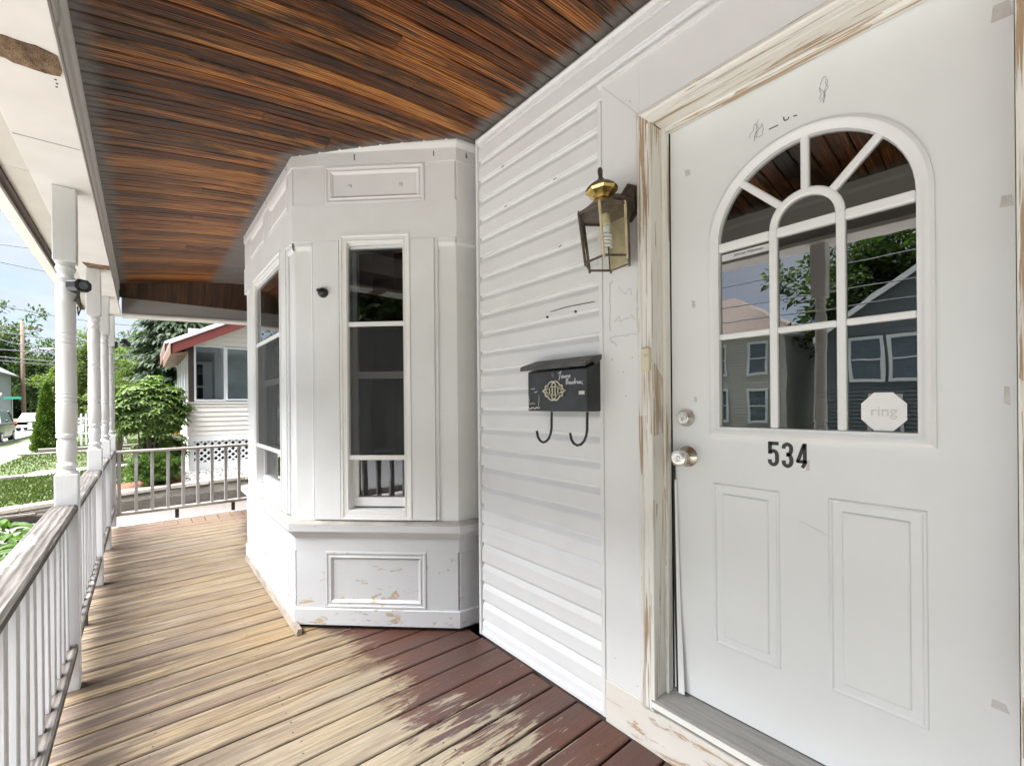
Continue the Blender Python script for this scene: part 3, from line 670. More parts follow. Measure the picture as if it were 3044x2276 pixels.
for c in cols:
    for r in rows: pane([(c[0], r[0]), (c[1], r[0]), (c[1], r[1]), (c[0], r[1])])
pane([(YM+RI*math.cos(math.pi*i/16), H2[1]+RI*math.sin(math.pi*i/16)) for i in range(17)])
angs = [0, *SP, math.pi]
for i in range(4):
    a0, a1 = angs[i], angs[i+1]; da = .04; n = 10
    o = [(YM+circ_hit(a)*math.cos(a), H2[1]+circ_hit(a)*math.sin(a)) for a in [a0+(a1-a0)*k/n for k in range(n+1)]]
    inn = [(YM+RO*math.cos(a), H2[1]+RO*math.sin(a)) for a in [a1+(a0-a1)*k/n for k in range(n+1)]]
    pane(o+inn)
for a0, a1, z0, z1 in ((.509, .711, .424, .957), (.184, .388, .424, .957)):
    m = MB(); FD.ring(m, a0, a1, z0, z1, [(0, -.0005), (.003, .0035), (.008, .004), (.011, .0005), (.018, -.004), (.030, -.0045), (.034, .004), (.037, .005)])
    i = .037; m.add([FD.at(a0+i, z0+i, .005), FD.at(a1-i, z0+i, .005), FD.at(a1-i, z1-i, .005), FD.at(a0+i, z1-i, .005)], [(0, 1, 2, 3)])
    m.build('door_panel', M_DOOR, door)
# lock set
AX = (-1, 0, 0)
dl = MB().lathe([(0, .031), (.004, .031), (.006, .0295), (.022, .021), (.0235, .0195), (.0235, .0)], FD.at(.804, 1.170), AX, 24, cap=False).build('deadbolt', M_NICK, door, smooth='auto')
MB().lathe([(.0235, .0155), (.0265, .0150), (.0268, .0)], FD.at(.804, 1.170), AX, 20, cap=False).build('key_cylinder', M_NICK, dl, smooth='auto')
MB().lathe([(.0268, .0075), (.0285, .0070), (.0286, .0)], FD.at(.804, 1.165), AX, 14, cap=False).build('key_plug', M_NICK, dl, smooth='auto')
MB().ribbon([FD.at(.804, 1.172, .0287), FD.at(.804, 1.159, .0287)], .0022, AX, .0004).build('keyhole', M_INK, dl)
kb = MB().lathe([(0, .0365), (.003, .0365), (.006, .034), (.014, .022), (.022, .0145), (.032, .0130), (.036, .0165), (.042, .0245), (.052, .0285), (.060, .0285), (.066, .0255), (.0685, .019), (.0675, .012), (.0675, .0)], FD.at(.800, 1.036), AX, 28, cap=False).build('door_knob', M_NICK, door, smooth='auto')
MB().lathe([(.0676, .0095), (.0695, .0088), (.0696, .0)], FD.at(.800, 1.036), AX, 14, cap=False).build('key_plug', M_NICK, kb, smooth='auto')
MB().ribbon([FD.at(.800, 1.043, .0697), FD.at(.800, 1.029, .0697)], .0022, AX, .0004).build('keyhole', M_INK, kb)
# number stickers
def sticker(pls, w_=.0105):
    m = MB()
    for p in pls: m.ribbon([FD.at(a, b, .0006) for a, b in p], w_, AX, .0007)
    return m.build('number_sticker', M_INK, door)
def cr(pts, n=6):      # smooth curve through points
    out = []
    P = [pts[0]]+pts+[pts[-1]]
    for i in range(1, len(P)-2):
        for k in range(n):
            t_ = k/n; a, b, c, d = P[i-1], P[i], P[i+1], P[i+2]
            out.append(tuple(.5*((2*b[j])+(-a[j]+c[j])*t_+(2*a[j]-5*b[j]+4*c[j]-d[j])*t_*t_+(-a[j]+3*b[j]-3*c[j]+d[j])*t_**3) for j in (0, 1)))
    return out+[pts[-1]]
def dig(y0, z0, pts): return [(y0-a, z0+b) for a, b in pts]      # y0 = left edge on screen, y decreases to the right
ww, hh = .030, .074
sticker([dig(.541, 1.030, [(.030, .0688), (.0055, .0688)]), dig(.541, 1.030, [(.0058, .074), (.0058, .037)]), dig(.541, 1.030, cr([(.0058, .041), (.0150, .0465), (.0235, .041), (.0255, .026), (.0235, .011), (.0150, .0050), (.0065, .011), (.0055, .020)]))])
sticker([dig(.503, 1.029, cr([(.0055, .056), (.0065, .064), (.0150, .0695), (.0235, .064), (.0250, .053), (.0215, .042), (.0125, .039)])), dig(.503, 1.029, cr([(.0125, .039), (.0215, .036), (.0255, .024), (.0235, .011), (.0150, .0050), (.0065, .011), (.0052, .021)]))])
sticker([dig(.466, 1.029, [(.0230, .074), (.0230, .017), (.0165, .004)]), dig(.466, 1.029, [(.0215, .071), (.0045, .020)]), dig(.466, 1.029, [(.0015, .0215), (.0285, .0215)])], .0095)
MB().poly([FD.at(a, b, .0004) for a, b in ((.443, 1.045), (.440, 1.026), (.432, 1.026), (.431, 1.06))], thick=(-.0008, 0, 0)).build('torn_sticker', M_TAPE, door)
# octagonal window sticker
oc = [(.2675+.0535*math.cos(math.pi/8+i*math.pi/4)*.93, 1.196+.0535*math.sin(math.pi/8+i*math.pi/4)) for i in range(8)]
oct_ = MB().poly([FD.at(a, b, -.0065) for a, b in oc], thick=(-.001, 0, 0)).build('octagon_sticker', M_STICK, door)
def text(body, F, s, z, size, mat, nm, parent, d=.001, shear=0., flip=True):
    cu = bpy.data.curves.new(nm, 'FONT'); cu.body = body; cu.size = size; cu.align_x = 'CENTER'; cu.align_y = 'CENTER'; cu.extrude = .0003; cu.shear = shear
    cu.materials.append(mat.m); o = bpy.data.objects.new(nm, cu); COL.objects.link(o)
    X = -F.d if flip else F.d
    mt = Matrix((X, Vector((0, 0, 1)), F.n)).transposed().to_4x4(); org = ORG.get(parent.name, Vector())
    mt.translation = F.at(s, z, d)-org; o.parent = parent; o.matrix_local = mt; return o
text('ring', FD, .2675, 1.196, .036, M_STICKT, 'logo_print', oct_, -.0048)
lb = MB(); FD.box(lb, VA[1]+.0, VA[1]+.145, 1.684, 1.7055, -.0075, -.0068); lb = lb.build('paper_label', M_STICKT, door)
text('Jehovah Witnesses', FD, VA[1]+.062, 1.696, .0115, M_INK, 'label_print', lb, -.0062)
# marks, tape scraps and scribbles on the door
for s, z, a, b in ((.790, 2.02, .012, .014), (.772, 1.56, .010, .016), (.058, 2.08, .022, .022), (.052, 1.66, .012, .015), (.054, 1.235, .006, .026), (.768, 1.235, .006, .012), (.07, .545, .02, .012)):
    MB().poly([FD.at(s+rs.uniform(.6, 1)*a*c, z+rs.uniform(.6, 1)*b*d, .0004) for c, d in ((-1, -1), (1, -.8), (.9, 1), (-.6, .8))], thick=(-.0005, 0, 0)).build('tape_scrap', M_TAPE, door)
scrib(door, FD, wob([(.585, 2.045), (.57, 2.085), (.56, 2.06), (.575, 2.03), (.55, 2.075), (.545, 2.045), (.57, 2.035), (.56, 2.09)], 4, .004), .0014)
scrib(door, FD, wob([(.40, 2.105), (.385, 2.125), (.38, 2.09), (.395, 2.06), (.40, 2.10), (.385, 2.08), (.39, 2.05), (.385, 2.11)], 4, .003), .0014)
scrib(door, FD, [(.53, 2.045), (.505, 2.046)], .003, M_INK); scrib(door, FD, [(.465, 2.052), (.455, 2.05)], .003, M_INK)
scrib(door, FD, cr([(.49, 2.063), (.488, 2.052), (.480, 2.050), (.476, 2.056)]), .003, M_INK)
for pts in (((.46, .88), (.42, .865), (.39, .852)), ((.24, .62), (.222, .612))):
    scrib(door, FD, list(pts), .0012, M_TAPE)

# ================================================================== ROOM BEHIND
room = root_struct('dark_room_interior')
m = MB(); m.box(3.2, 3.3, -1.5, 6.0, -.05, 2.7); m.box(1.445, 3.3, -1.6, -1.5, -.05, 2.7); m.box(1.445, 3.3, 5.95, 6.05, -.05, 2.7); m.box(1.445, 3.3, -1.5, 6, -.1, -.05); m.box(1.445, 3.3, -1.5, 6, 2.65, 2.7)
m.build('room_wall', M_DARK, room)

# ================================================================== BAY WINDOW
bay = thing('bay_window', 'white painted wooden bay window with panelled base and peeling paint', 'bay window', (.98, 3.4, 0))
def unit(a, b): v = Vector((b[0]-a[0], b[1]-a[1], 0)); return v.normalized(), v.length
PTS = [P0, P1, P2, P3, P4, (1.44, 4.80)]
FACES = []
for i in range(5):
    d_, L_ = unit(PTS[i+1], PTS[i]) if i < 2 else unit(PTS[i], PTS[i+1])
    d0, _ = unit(PTS[i], PTS[i+1]); nr = Vector((-d0.y, d0.x, 0))
    mid = Vector(((PTS[i][0]+PTS[i+1][0])/2, (PTS[i][1]+PTS[i+1][1])/2, 0)); ctr = Vector((1.3, 3.4, 0))
    if (mid-ctr).dot(nr) < 0: nr = -nr
    base = PTS[i+1] if i < 2 else PTS[i]
    f = Face(base, d_, nr); f.L = L_; FACES.append(f)
FR, FN, FF, FX, _ = FACES       # return, near, front, far
def offs(k, d):                 # mitred offset of corner k (1..4) by d
    n1, n2 = FACES[k-1].n, FACES[k].n; b = n1+n2; b = b*(d/(b.dot(n1)))
    return Vector((PTS[k][0]+b.x, PTS[k][1]+b.y, 0))
def endpt(k, d):
    if k == 0: q = FACES[0].p+FACES[0].d*FACES[0].L if False else Vector((PTS[0][0], PTS[0][1], 0)); q = q+FACES[0].n*d; return q
    if k == 5: return Vector((PTS[5][0], PTS[5][1], 0))+FACES[4].n*d
    return offs(k, d)
def band(name, mat, prof, faces=(0, 1, 2, 3), parent=bay, bev=0.):   # prof: list of (d, z), closed polygon
    for i in faces:
        MB().sweep([[tuple(endpt(i, d)+Vector((0, 0, z))) for d, z in prof], [tuple(endpt(i+1, d)+Vector((0, 0, z))) for d, z in prof]]).build(name, mat, parent, bev=bev)
rect = lambda d0, d1, z0, z1: [(d0, z0), (d1, z0), (d1, z1), (d0, z1)]
# core of the walls, with the window openings left free
WN = (.290, .630); WF = (.295, 1.09)      # near window s-range; front window s-range (s = Y-2.66)
core = MB()
for f, wn in ((FR, None), (FN, WN), (FF, WF), (FX, None)):
    f.box(core, 0, f.L, .03, .60, -.10, -.001); f.box(core, 0, f.L, 2.10, 2.64, -.10, -.001)
    if wn: f.box(core, 0, wn[0], .60, 2.10, -.10, -.001); f.box(core, wn[1], f.L, .60, 2.10, -.10, -.001)
    else: f.box(core, 0, f.L, .60, 2.10, -.10, -.001)
core.build('wall_core', M_BAYU, bay)
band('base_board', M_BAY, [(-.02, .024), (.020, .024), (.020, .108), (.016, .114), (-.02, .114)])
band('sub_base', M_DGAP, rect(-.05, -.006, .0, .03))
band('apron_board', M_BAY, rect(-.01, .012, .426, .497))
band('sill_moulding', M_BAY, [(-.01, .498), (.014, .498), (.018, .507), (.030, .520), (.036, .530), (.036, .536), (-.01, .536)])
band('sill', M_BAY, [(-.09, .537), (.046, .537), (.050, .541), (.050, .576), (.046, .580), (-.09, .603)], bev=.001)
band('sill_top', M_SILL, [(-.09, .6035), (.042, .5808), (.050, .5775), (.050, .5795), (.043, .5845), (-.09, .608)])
band('lower_frieze', M_BAYU, rect(-.01, .016, 2.125, 2.325))
band('top_board', M_BAYU, rect(-.01, .018, 2.535, 2.61))
band('crown_moulding', M_BAYU, [(-.01, 2.604), (.020, 2.604), (.026, 2.610), (.038, 2.625), (.042, 2.66), (-.01, 2.66)])
m = MB()
# shoe board along the front face, lying on the deck
for a, b in ((P2, P3),):
    m.hexa([(.618, 2.55, .001), (.648, 2.55, .001), (.648, 4.09, .001), (.618, 4.09, .001)], [(.626, 2.55, .034), (.648, 2.55, .034), (.648, 4.09, .034), (.626, 4.09, .034)])
m.build('shoe_board', M_SHOE, bay, bev=.003)
def stile(f, a0, a1, z0, z1, d0=-.01, d1=.012, mat=M_BAY, nm='stile'):
    m = MB(); f.box(m, a0, a1, z0, z1, d0, d1); return m.build(nm, mat, bay, bev=.0015)
PROF = [(0, .012), (.003, .016), (.012, .017), (.018, .013), (.026, .012), (.032, .016), (.040, .010), (.047, .003)]
def panel(f, a0, a1, z0, z1, mat, nm='raised_panel'):
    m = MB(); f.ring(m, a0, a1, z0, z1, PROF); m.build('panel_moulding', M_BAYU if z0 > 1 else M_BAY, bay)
    i = .0465; m = MB(); f.box(m, a0+i, a1-i, z0+i, z1-i, -.001, .0035); return m.build(nm, mat, bay)
# panels below the sill and above the windows
# near face
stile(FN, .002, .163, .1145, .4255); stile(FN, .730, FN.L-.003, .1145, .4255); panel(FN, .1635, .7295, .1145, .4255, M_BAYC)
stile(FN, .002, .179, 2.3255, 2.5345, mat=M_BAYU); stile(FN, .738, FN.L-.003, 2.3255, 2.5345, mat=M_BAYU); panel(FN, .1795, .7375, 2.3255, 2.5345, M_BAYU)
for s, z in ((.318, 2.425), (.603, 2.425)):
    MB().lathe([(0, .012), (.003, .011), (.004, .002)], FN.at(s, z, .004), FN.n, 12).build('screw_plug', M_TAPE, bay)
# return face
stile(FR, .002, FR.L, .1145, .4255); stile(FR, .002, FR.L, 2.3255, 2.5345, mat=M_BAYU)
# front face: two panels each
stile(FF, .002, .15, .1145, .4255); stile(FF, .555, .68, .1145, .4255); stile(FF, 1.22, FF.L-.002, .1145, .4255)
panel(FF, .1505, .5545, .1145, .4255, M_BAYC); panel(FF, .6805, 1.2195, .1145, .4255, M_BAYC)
stile(FF, .002, .09, 2.3255, 2.5345, mat=M_BAYU); stile(FF, .605, .725, 2.3255, 2.5345, mat=M_BAYU); stile(FF, 1.255, FF.L-.002, 2.3255, 2.5345, mat=M_BAYU)
panel(FF, .0905, .6045, 2.3255, 2.5345, M_BAYU); panel(FF, .7255, 1.2545, 2.3255, 2.5345, M_BAYU)
# upright boards between sill and frieze
stile(FN, .119, .256, .600, 2.124, d1=.018, mat=M_BAYU, nm='casing_board'); stile(FN, .655, .786, .600, 2.124, d1=.018, mat=M_BAYU, nm='casing_board')
stile(FF, .145, .262, .600, 2.124, d1=.018, mat=M_BAYU, nm='casing_board'); stile(FF, 1.14, 1.26, .600, 2.124, d1=.018, mat=M_BAYU, nm='casing_board')
def bead(pts, nm='corner_moulding'):
    m = MB(); m.sweep([[p for p in loop] for loop in pts]); m.build(nm, M_BAYU, bay)
def vstrip(f, a0, a1, z0, z1, d=.012):
    m = MB(); m.sweep([[f.at(a, z, dd) for a, dd in ((a0, 0), (a0, d*.7), (a0+(a1-a0)*.25, d), (a0+(a1-a0)*.5, d*.7), (a0+(a1-a0)*.75, d), (a1, d*.7), (a1, 0))] for z in (z0, z1)]); m.build('corner_moulding', M_BAYU, bay)
vstrip(FN, .098, .1185, .600, 2.1245); vstrip(FF, .124, .1445, .600, 2.1245); vstrip(FN, .7865, .806, .600, 2.1245)
band('corner_head_moulding', M_BAYU, [(0, 2.085), (.004, 2.085), (.012, 2.10), (.012, 2.1245), (0, 2.1245)], faces=(0,))
for f, a0, a1 in ((FN, .012, .0975), (FF, .012, .1235), (FN, .8065, FN.L-.002)):
    m = MB(); m.sweep([[f.at(a0, z, d), f.at(a1, z, d)] for z, d in ((2.08, 0), (2.083, .005), (2.10, .012), (2.1245, .012))], cap=False, closed=False); m.build('corner_head_moulding', M_BAYU, bay)
# windows
def window(f, a0, a1, nm_rows):
    m = MB(); f.ring(m, a0-.030, a1+.026, .600, 2.155, [(0, .0), (.0005, .022), (.010, .022), (.014, .016), (.030, .014), (.036, .018), (.042, .010), (.046, -.05)])
    wn = m.build('window', M_SASH, bay)
    def bx(nm, b0, b1, z0, z1, d0, d1, mat=M_SASH, bev=.002):
        m = MB(); f.box(m, b0, b1, z0, z1, d0, d1); return m.build(nm, mat, wn, bev=bev)
    i0, i1 = a0+.016, a1-.020
    bx('storm_rail', i0-.008, i1+.004, 1.655, 1.680, -.012, .006); bx('storm_rail', i0-.008, i1+.004, .924, .950, -.012, .006)
    bx('sill_rail', i0-.010, i1+.006, .627, .652, -.06, .016); bx('sill_rail', i0-.02, i1+.012, .606, .626, -.06, .020)
    # inner sash
    bx('sash_rail', i0, i1, 1.372, 1.410, -.075, -.040); bx('sash_rail', i0, i1, .661, .712, -.075, -.035); bx('sash_rail', i0, i1, 2.078, 2.11, -.075, -.02)
    bx('sash_stile', i0, i0+.026, .712, 2.078, -.075, -.040); bx('sash_stile', i1-.004, i1+.01, .712, 2.078, -.075, -.040)
    def pn(z0, z1, d, b0=i0, b1=i1):
        MB().poly([f.at(b0, z0, d), f.at(b1, z0, d), f.at(b1, z1, d), f.at(b0, z1, d)]).build('pane', M_GLW, wn, recalc=False, out=f.n)
    pn(1.680, 2.08, -.004); MB().poly([f.at(i0, .950, -.004), f.at(i1, .950, -.004), f.at(i1, 1.655, -.004), f.at(i0, 1.655, -.004)]).build('insect_screen', M_INSECT, wn, recalc=False); pn(.712, 1.372, -.058, i0+.026, i1-.004); pn(1.410, 1.70, -.058, i0+.026, i1-.004)
    return wn
wN = window(FN, WN[0]+.002, WN[1]-.002, 0)
wF = window(FF, WF[0], WF[1], 0)
# dark lining inside the bay
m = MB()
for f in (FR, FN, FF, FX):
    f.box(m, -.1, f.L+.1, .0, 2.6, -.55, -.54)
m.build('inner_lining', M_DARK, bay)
# pen marks on the top board
for f, s, z, pl in ((FN, .352, 2.575, [[(.004, .014), (-.001, .014), (-.001, -.014), (.004, -.014)]]), (FN, .79, 2.575, [[(0, .014), (0, -.014)]]), (FR, .055, 2.575, [[(0, .014), (-.002, -.010), (.005, -.012), (.005, -.002), (-.001, 0)]]),
                    (FF, .10, 2.575, [[(-.01, .014), (.01, .012), (-.006, .0), (.01, -.004), (-.01, -.014)]]), (FF, .64, 2.575, [[(-.01, .014), (.012, .012), (-.006, .0), (.012, -.004), (-.01, -.014)]]), (FF, 1.38, 2.57, [[(-.01, .014), (.012, .012), (.012, -.01)]])):
    for p in pl: MB().ribbon([f.at(s+a, z+b, .0185) for a, b in p], .005, f.n, .0008).build('pen_mark', M_INK, bay)
ds = thing('sensor', 'round black dome sensor on the white bay window casing', 'sensor', tuple(FN.at(.171, 1.84, .018)))
MB().lathe([(0, .027), (.006, .0275), (.014, .0265), (.022, .022), (.028, .014), (.030, .0)], FN.at(.171, 1.84, .0185), FN.n, 24, cap=False).build('dome', M_BLK, ds, smooth=True)
MB().lathe([(0, .010), (.004, .009), (.006, .002)], FN.at(.146, 1.853, .030), FN.n, 10).build('lens', M_BOXB, ds, smooth=True)

# ================================================================== RAILINGS and POSTS
PX = -.2545; PH = .0375
def post(yc, label, zt=2.175, bend=0.):
    r = thing('porch_post', label, 'post', (PX, yc, 0), 'turned white porch posts')
    b = MB(); b.box(PX-PH, PX+PH, yc-PH, yc+PH, 0, .938); b.build('lower_block', M_POST, r, bev=.004)
    b = MB(); b.box(PX-PH, PX+PH, yc-PH, yc+PH, 1.855, zt-.001); b.build('upper_block', M_POST, r, bev=.004)
    pr = [(.936, .030), (.942, .035), (.950, .030), (.958, .027), (.963, .031), (.975, .035), (.985, .031), (.990, .027), (1.02, .031), (1.05, .0335), (1.08, .0315), (1.092, .028), (1.096, .035), (1.108, .036), (1.113, .031), (1.118, .0345),
          (1.245, .0345), (1.249, .030), (1.252, .034), (1.262, .0345), (1.265, .030), (1.268, .034), (1.279, .0345), (1.282, .030), (1.286, .034), (1.50, .0325), (1.504, .028), (1.508, .0325), (1.521, .033), (1.524, .029), (1.528, .0325), (1.541, .0325), (1.545, .029), (1.549, .0325),
          (1.675, .0325), (1.679, .0335), (1.688, .0335), (1.692, .0325), (1.735, .0330), (1.757, .029), (1.768, .025), (1.774, .030), (1.786, .032), (1.793, .028), (1.81, .0265), (1.818, .031), (1.829, .034), (1.838, .030), (1.846, .030), (1.857, .032)]
    MB().lathe(pr, (PX, yc, 0), n=24).build('turned_shaft', M_POST, r, smooth='auto'); return r
YP = [2.728, 4.194, 5.187, 6.151]
post(YP[0], 'nearest turned white porch post, carrying the black camera')
post(YP[1], 'second turned porch post, below the strip of bare wood')
post(YP[2], 'third turned porch post, between the second and the corner post')
post(YP[3], 'corner post where the front railing meets the far railing', 2.165)
post(.88, 'turned porch post beside the entrance, mirrored in the door glass')
# a square newel-free far corner stays with the railing
def railing(p0, p1, label, bal, mat_r, mat_b, ztop=(.772, .806), zbot=(.163, .203), wid=.088, yax=True, legs=(), bw=.034):
    ax = Vector(p1)-Vector(p0); L_ = ax.length; ax.normalize(); up = Vector((0, 0, 1)); r = thing('porch_railing', label, 'railing', p0, 'weathered wooden porch railings')
    P = lambda s, z: Vector((p0[0]+ax.x*s, p0[1]+ax.y*s, z))
    MB().bar(P(0, sum(ztop)/2), P(L_, sum(ztop)/2), wid, ztop[1]-ztop[0], up, .008).build('top_rail', mat_r, r)
    MB().bar(P(0, sum(zbot)/2), P(L_, sum(zbot)/2), wid*.92, zbot[1]-zbot[0], up, .006).build('bottom_rail', mat_r, r)
    rb = random.Random(int(L_*100))
    for s in bal:
        a = P(s, zbot[1]+.0005); b = P(s, ztop[0]-.0005)+Vector((rb.uniform(-.003, .003), rb.uniform(-.003, .003), 0))
        MB().bar(a, b, bw, bw, (ax.x, ax.y, 0), .0025).build('baluster', mat_b, r)
    for s in legs:
        MB().bar(P(s, .001), P(s, zbot[0]-.0005), .034, .034, (ax.x, ax.y, 0), .002).build('rail_foot', M_DGAP, r)
    return r
PXR = -.2625
railing((PXR, .92, 0), (PXR, YP[0]-PH-.001, 0), 'nearest front railing with worn white balusters and bare grey cap', [2.655-.1245*i-.92 for i in range(14)], M_RAILY, M_BALU, legs=(.88,))
railing((PXR, YP[0]+PH+.001, 0), (PXR, YP[1]-PH-.001, 0), 'second front railing, between the nearest and the second post', [.06+.1135*i for i in range(12)], M_RAILY, M_BALU, ztop=(.762, .796), legs=(.7,))
railing((PXR, YP[1]+PH+.001, 0), (PXR, YP[2]-PH-.001, 0), 'third front railing, between the second and third post', [.06+.115*i for i in range(8)], M_RAILY, M_BALU, ztop=(.758, .79))
railing((PXR, YP[2]+PH+.001, 0), (PXR, YP[3]-PH-.001, 0), 'last front railing, between the third post and the corner post', [.06+.115*i for i in range(8)], M_RAILY, M_BALU, ztop=(.75, .782))
railing((PX+PH+.001, 6.15, 0), (1.5, 6.15, 0), 'grey weathered railing across the far end of the porch', [.023+.1335*i for i in range(13)], M_RAILX, M_BALG, ztop=(.743, .772), zbot=(.098, .130), wid=.07, legs=(.50, 1.03), bw=.030)
# security camera on the nearest post
sccam = thing('security_camera', 'small black camera bracketed to the nearest porch post', 'camera', (-.205, 2.67, 1.74))
cdir = Vector((.55, -.83, -.06)).normalized(); cc = Vector((-.208, 2.655, 1.747))
MB().bar(cc-cdir*.03, cc+cdir*.03, .062, .052, (0, 0, 1), .014).build('body', M_BLK, sccam, bev=.003)
MB().lathe([(0, .016), (.004, .016), (.0045, .011), (.002, .0)], cc+cdir*.0295, cdir, 20, cap=False).build('lens', M_CGL, sccam, smooth='auto')
MB().lathe([(-.032, .024), (-.028, .030), (-.02, .031)], cc, cdir, 16).build('rear_cap', M_IRON, sccam, smooth=True)
MB().tube([cc+Vector((0, 0, -.024)), cc+Vector((-.004, .01, -.045)), (-.222, 2.70, 1.69)], .006, 8).build('bracket', M_BLK, sccam)
MB().tube([cc+Vector((0, .01, -.03)), (-.205, 2.70, 1.66), (-.215, 2.72, 1.63), (-.219, 2.74, 1.67)], .0025, 6).build('cable', M_BLK, sccam)
fl = thing('flood_light', 'small black twin floodlight on the corner porch post', 'floodlight', (-.19, 6.13, 1.87))
MB().box(-.217, -.195, 6.11, 6.16, 1.84, 1.90).build('base', M_BLK, fl, bev=.004)
for dx, dz in ((.045, .02), (.085, -.005)):
    MB().lathe([(0, .012), (.02, .016), (.05, .030), (.055, .030)], (-.20+dx*.6, 6.13, 1.87+dz), (.6, -.6, .25), 14).build('lamp_head', M_BLK, fl, smooth='auto')

# ================================================================== MAILBOX
mb = thing('mailbox', 'black metal mailbox with handwriting, pewter emblem and two hooks on the siding', 'mailbox', (1.34, 1.285, 1.19))
XF = 1.300; a0, a1 = 1.115, 1.453
body = MB(); body.sweep([[(1.3835, yy, 1.192), (XF, yy, 1.192), (XF, yy, 1.360), (1.3835, yy, 1.392)] for yy in (a0, a1)]); body.build('box', M_BOXB, mb, bev=.004)
MB().sweep([[(1.384, yy, 1.414), (1.376, yy, 1.414), (1.325, yy, 1.398), (1.283, yy, 1.384), (1.281, yy, 1.366), (1.2845, yy, 1.366), (1.286, yy, 1.380), (1.325, yy, 1.394), (1.376, yy, 1.409), (1.384, yy, 1.409)] for yy in (a0-.008, a1+.030)]).build('lid', M_LID, mb)
MB().add([(1.283, a0-.0085, 1.383), (1.281, a0-.0085, 1.366), (1.318, a0-.0085, 1.382), (1.345, a0-.0085, 1.374), (1.376, a0-.0085, 1.396), (1.378, a0-.0085, 1.412)], [(0, 1, 2), (0, 2, 5), (2, 3, 4, 5)]).build('lid_end', M_LID, mb)
for yt in (1.319, 1.108+.018):
    pts = [(XF+.012, yt, 1.191), (XF+.010, yt, 1.12), (XF+.006, yt+.002, 1.098), (XF+.004, yt+.010, 1.079), (XF+.003, yt+.024, 1.066), (XF+.003, yt+.043, 1.060), (XF+.003, yt+.062, 1.066), (XF+.003, yt+.075, 1.080), (XF+.003, yt+.082, 1.107)]
    MB().tube(pts, .0052, 10).build('hook', M_IRON, mb, smooth='auto')
FM = Face((XF, 0), (0, 1), (-1, 0))
em = MB(); cy_, cz = 1.290, 1.276
def emr(pts, wd=.006): em.ribbon([FM.at(cy_+a, cz+b, .001) for a, b in pts], wd, (-1, 0, 0), .004)
for sx_ in (1, -1):
    for sz_ in (1, -1):
        emr(cr([(sx_*.0, sz_*.036), (sx_*.014, sz_*.038), (sx_*.028, sz_*.030), (sx_*.036, sz_*.018), (sx_*.030, sz_*.014), (sx_*.018, sz_*.018)], 5))
        emr(cr([(sx_*.002, sz_*.034), (sx_*.010, sz_*.027), (sx_*.012, sz_*.020), (sx_*.004, sz_*.019)], 5), .005)
        emr(cr([(sx_*.030, sz_*.014), (sx_*.044, sz_*.022), (sx_*.050, sz_*.014), (sx_*.044, sz_*.010), (sx_*.056, sz_*.004), (sx_*.066, 0)], 5), .0055)
    emr([(sx_*.026, -.016), (sx_*.046, 0), (sx_*.026, .016)], .0045)
for i in (-.024, -.008, .008, .024): emr([(i, -.017), (i, .017)], .006)
for z in (-.017, .017): emr([(-.028, z), (.028, z)], .005)
em.build('emblem', M_EMBL, mb)
def hand(strokes, y0, z0, k, nm='handwriting'):
    m = MB()
    for st in strokes: m.ribbon([FM.at(y0-a*k-b*k*.12, z0+b*k, .0008) for a, b in cr(st, 5)], .0036, (-1, 0, 0), .0004)
    m.build(nm, M_CHALK, mb)
T = [[(-.5, 1.6), (.2, 2.1), (.9, 2.2)], [(.5, 2.2), (.25, 1.0), (0, -.6)], [(1.3, .9), (.9, .6), (1.1, .1), (1.6, .3), (1.5, .8), (1.3, .9)], [(1.9, .9), (2.0, .15), (2.4, .7), (2.7, .15), (3.0, .9)], [(3.3, .9), (3.35, .1), (3.5, .7), (3.9, .8), (3.95, .1)], [(4.2, .5), (4.8, .6), (4.6, .9), (4.3, .6), (4.4, .1), (4.9, .2)]]
Bq = [[(0, 2.0), (.05, .0)], [(0, 2.0), (.9, 1.7), (.1, 1.1), (1.1, .7), (.0, .0)], [(1.7, .9), (1.3, .5), (1.6, .1), (2.0, .5), (1.7, .9)], [(2.3, .9), (2.4, .1), (2.8, .2), (2.9, .9), (2.95, .1)], [(3.9, .9), (3.4, .7), (3.5, .1), (3.9, .4)], [(4.0, 2.0), (3.95, .1)], [(4.3, .9), (4.35, .1), (4.5, .8), (4.8, .9)], [(5.0, .5), (5.5, .6), (5.3, .9), (5.1, .5), (5.3, .1), (5.6, .3)], [(6.4, .8), (5.9, .6), (6.0, .1), (6.4, .7), (6.5, .1)], [(6.7, .9), (6.8, .15), (7.2, .2), (7.4, 1.1), (7.3, .1), (7.8, -.2)]]
hand(T, 1.262, 1.325, .0125); hand(Bq, 1.224, 1.300, .0115)
MB().add(*[[FM.at(a, b, d) for a, b, d in ((1.157, 1.258, .0008), (1.128, 1.258, .0008), (1.128, 1.272, .0008), (1.157, 1.272, .0008))], [(0, 1, 2, 3)]]).build('small_label', M_TAPE, mb)
MB().lathe([(0, .011), (.003, .010), (.004, .0)], FM.at(1.295, 1.343), (-1, 0, 0), 14, cap=False).build('rivet', M_LID, mb)
sp = MB(); r5 = random.Random(5)
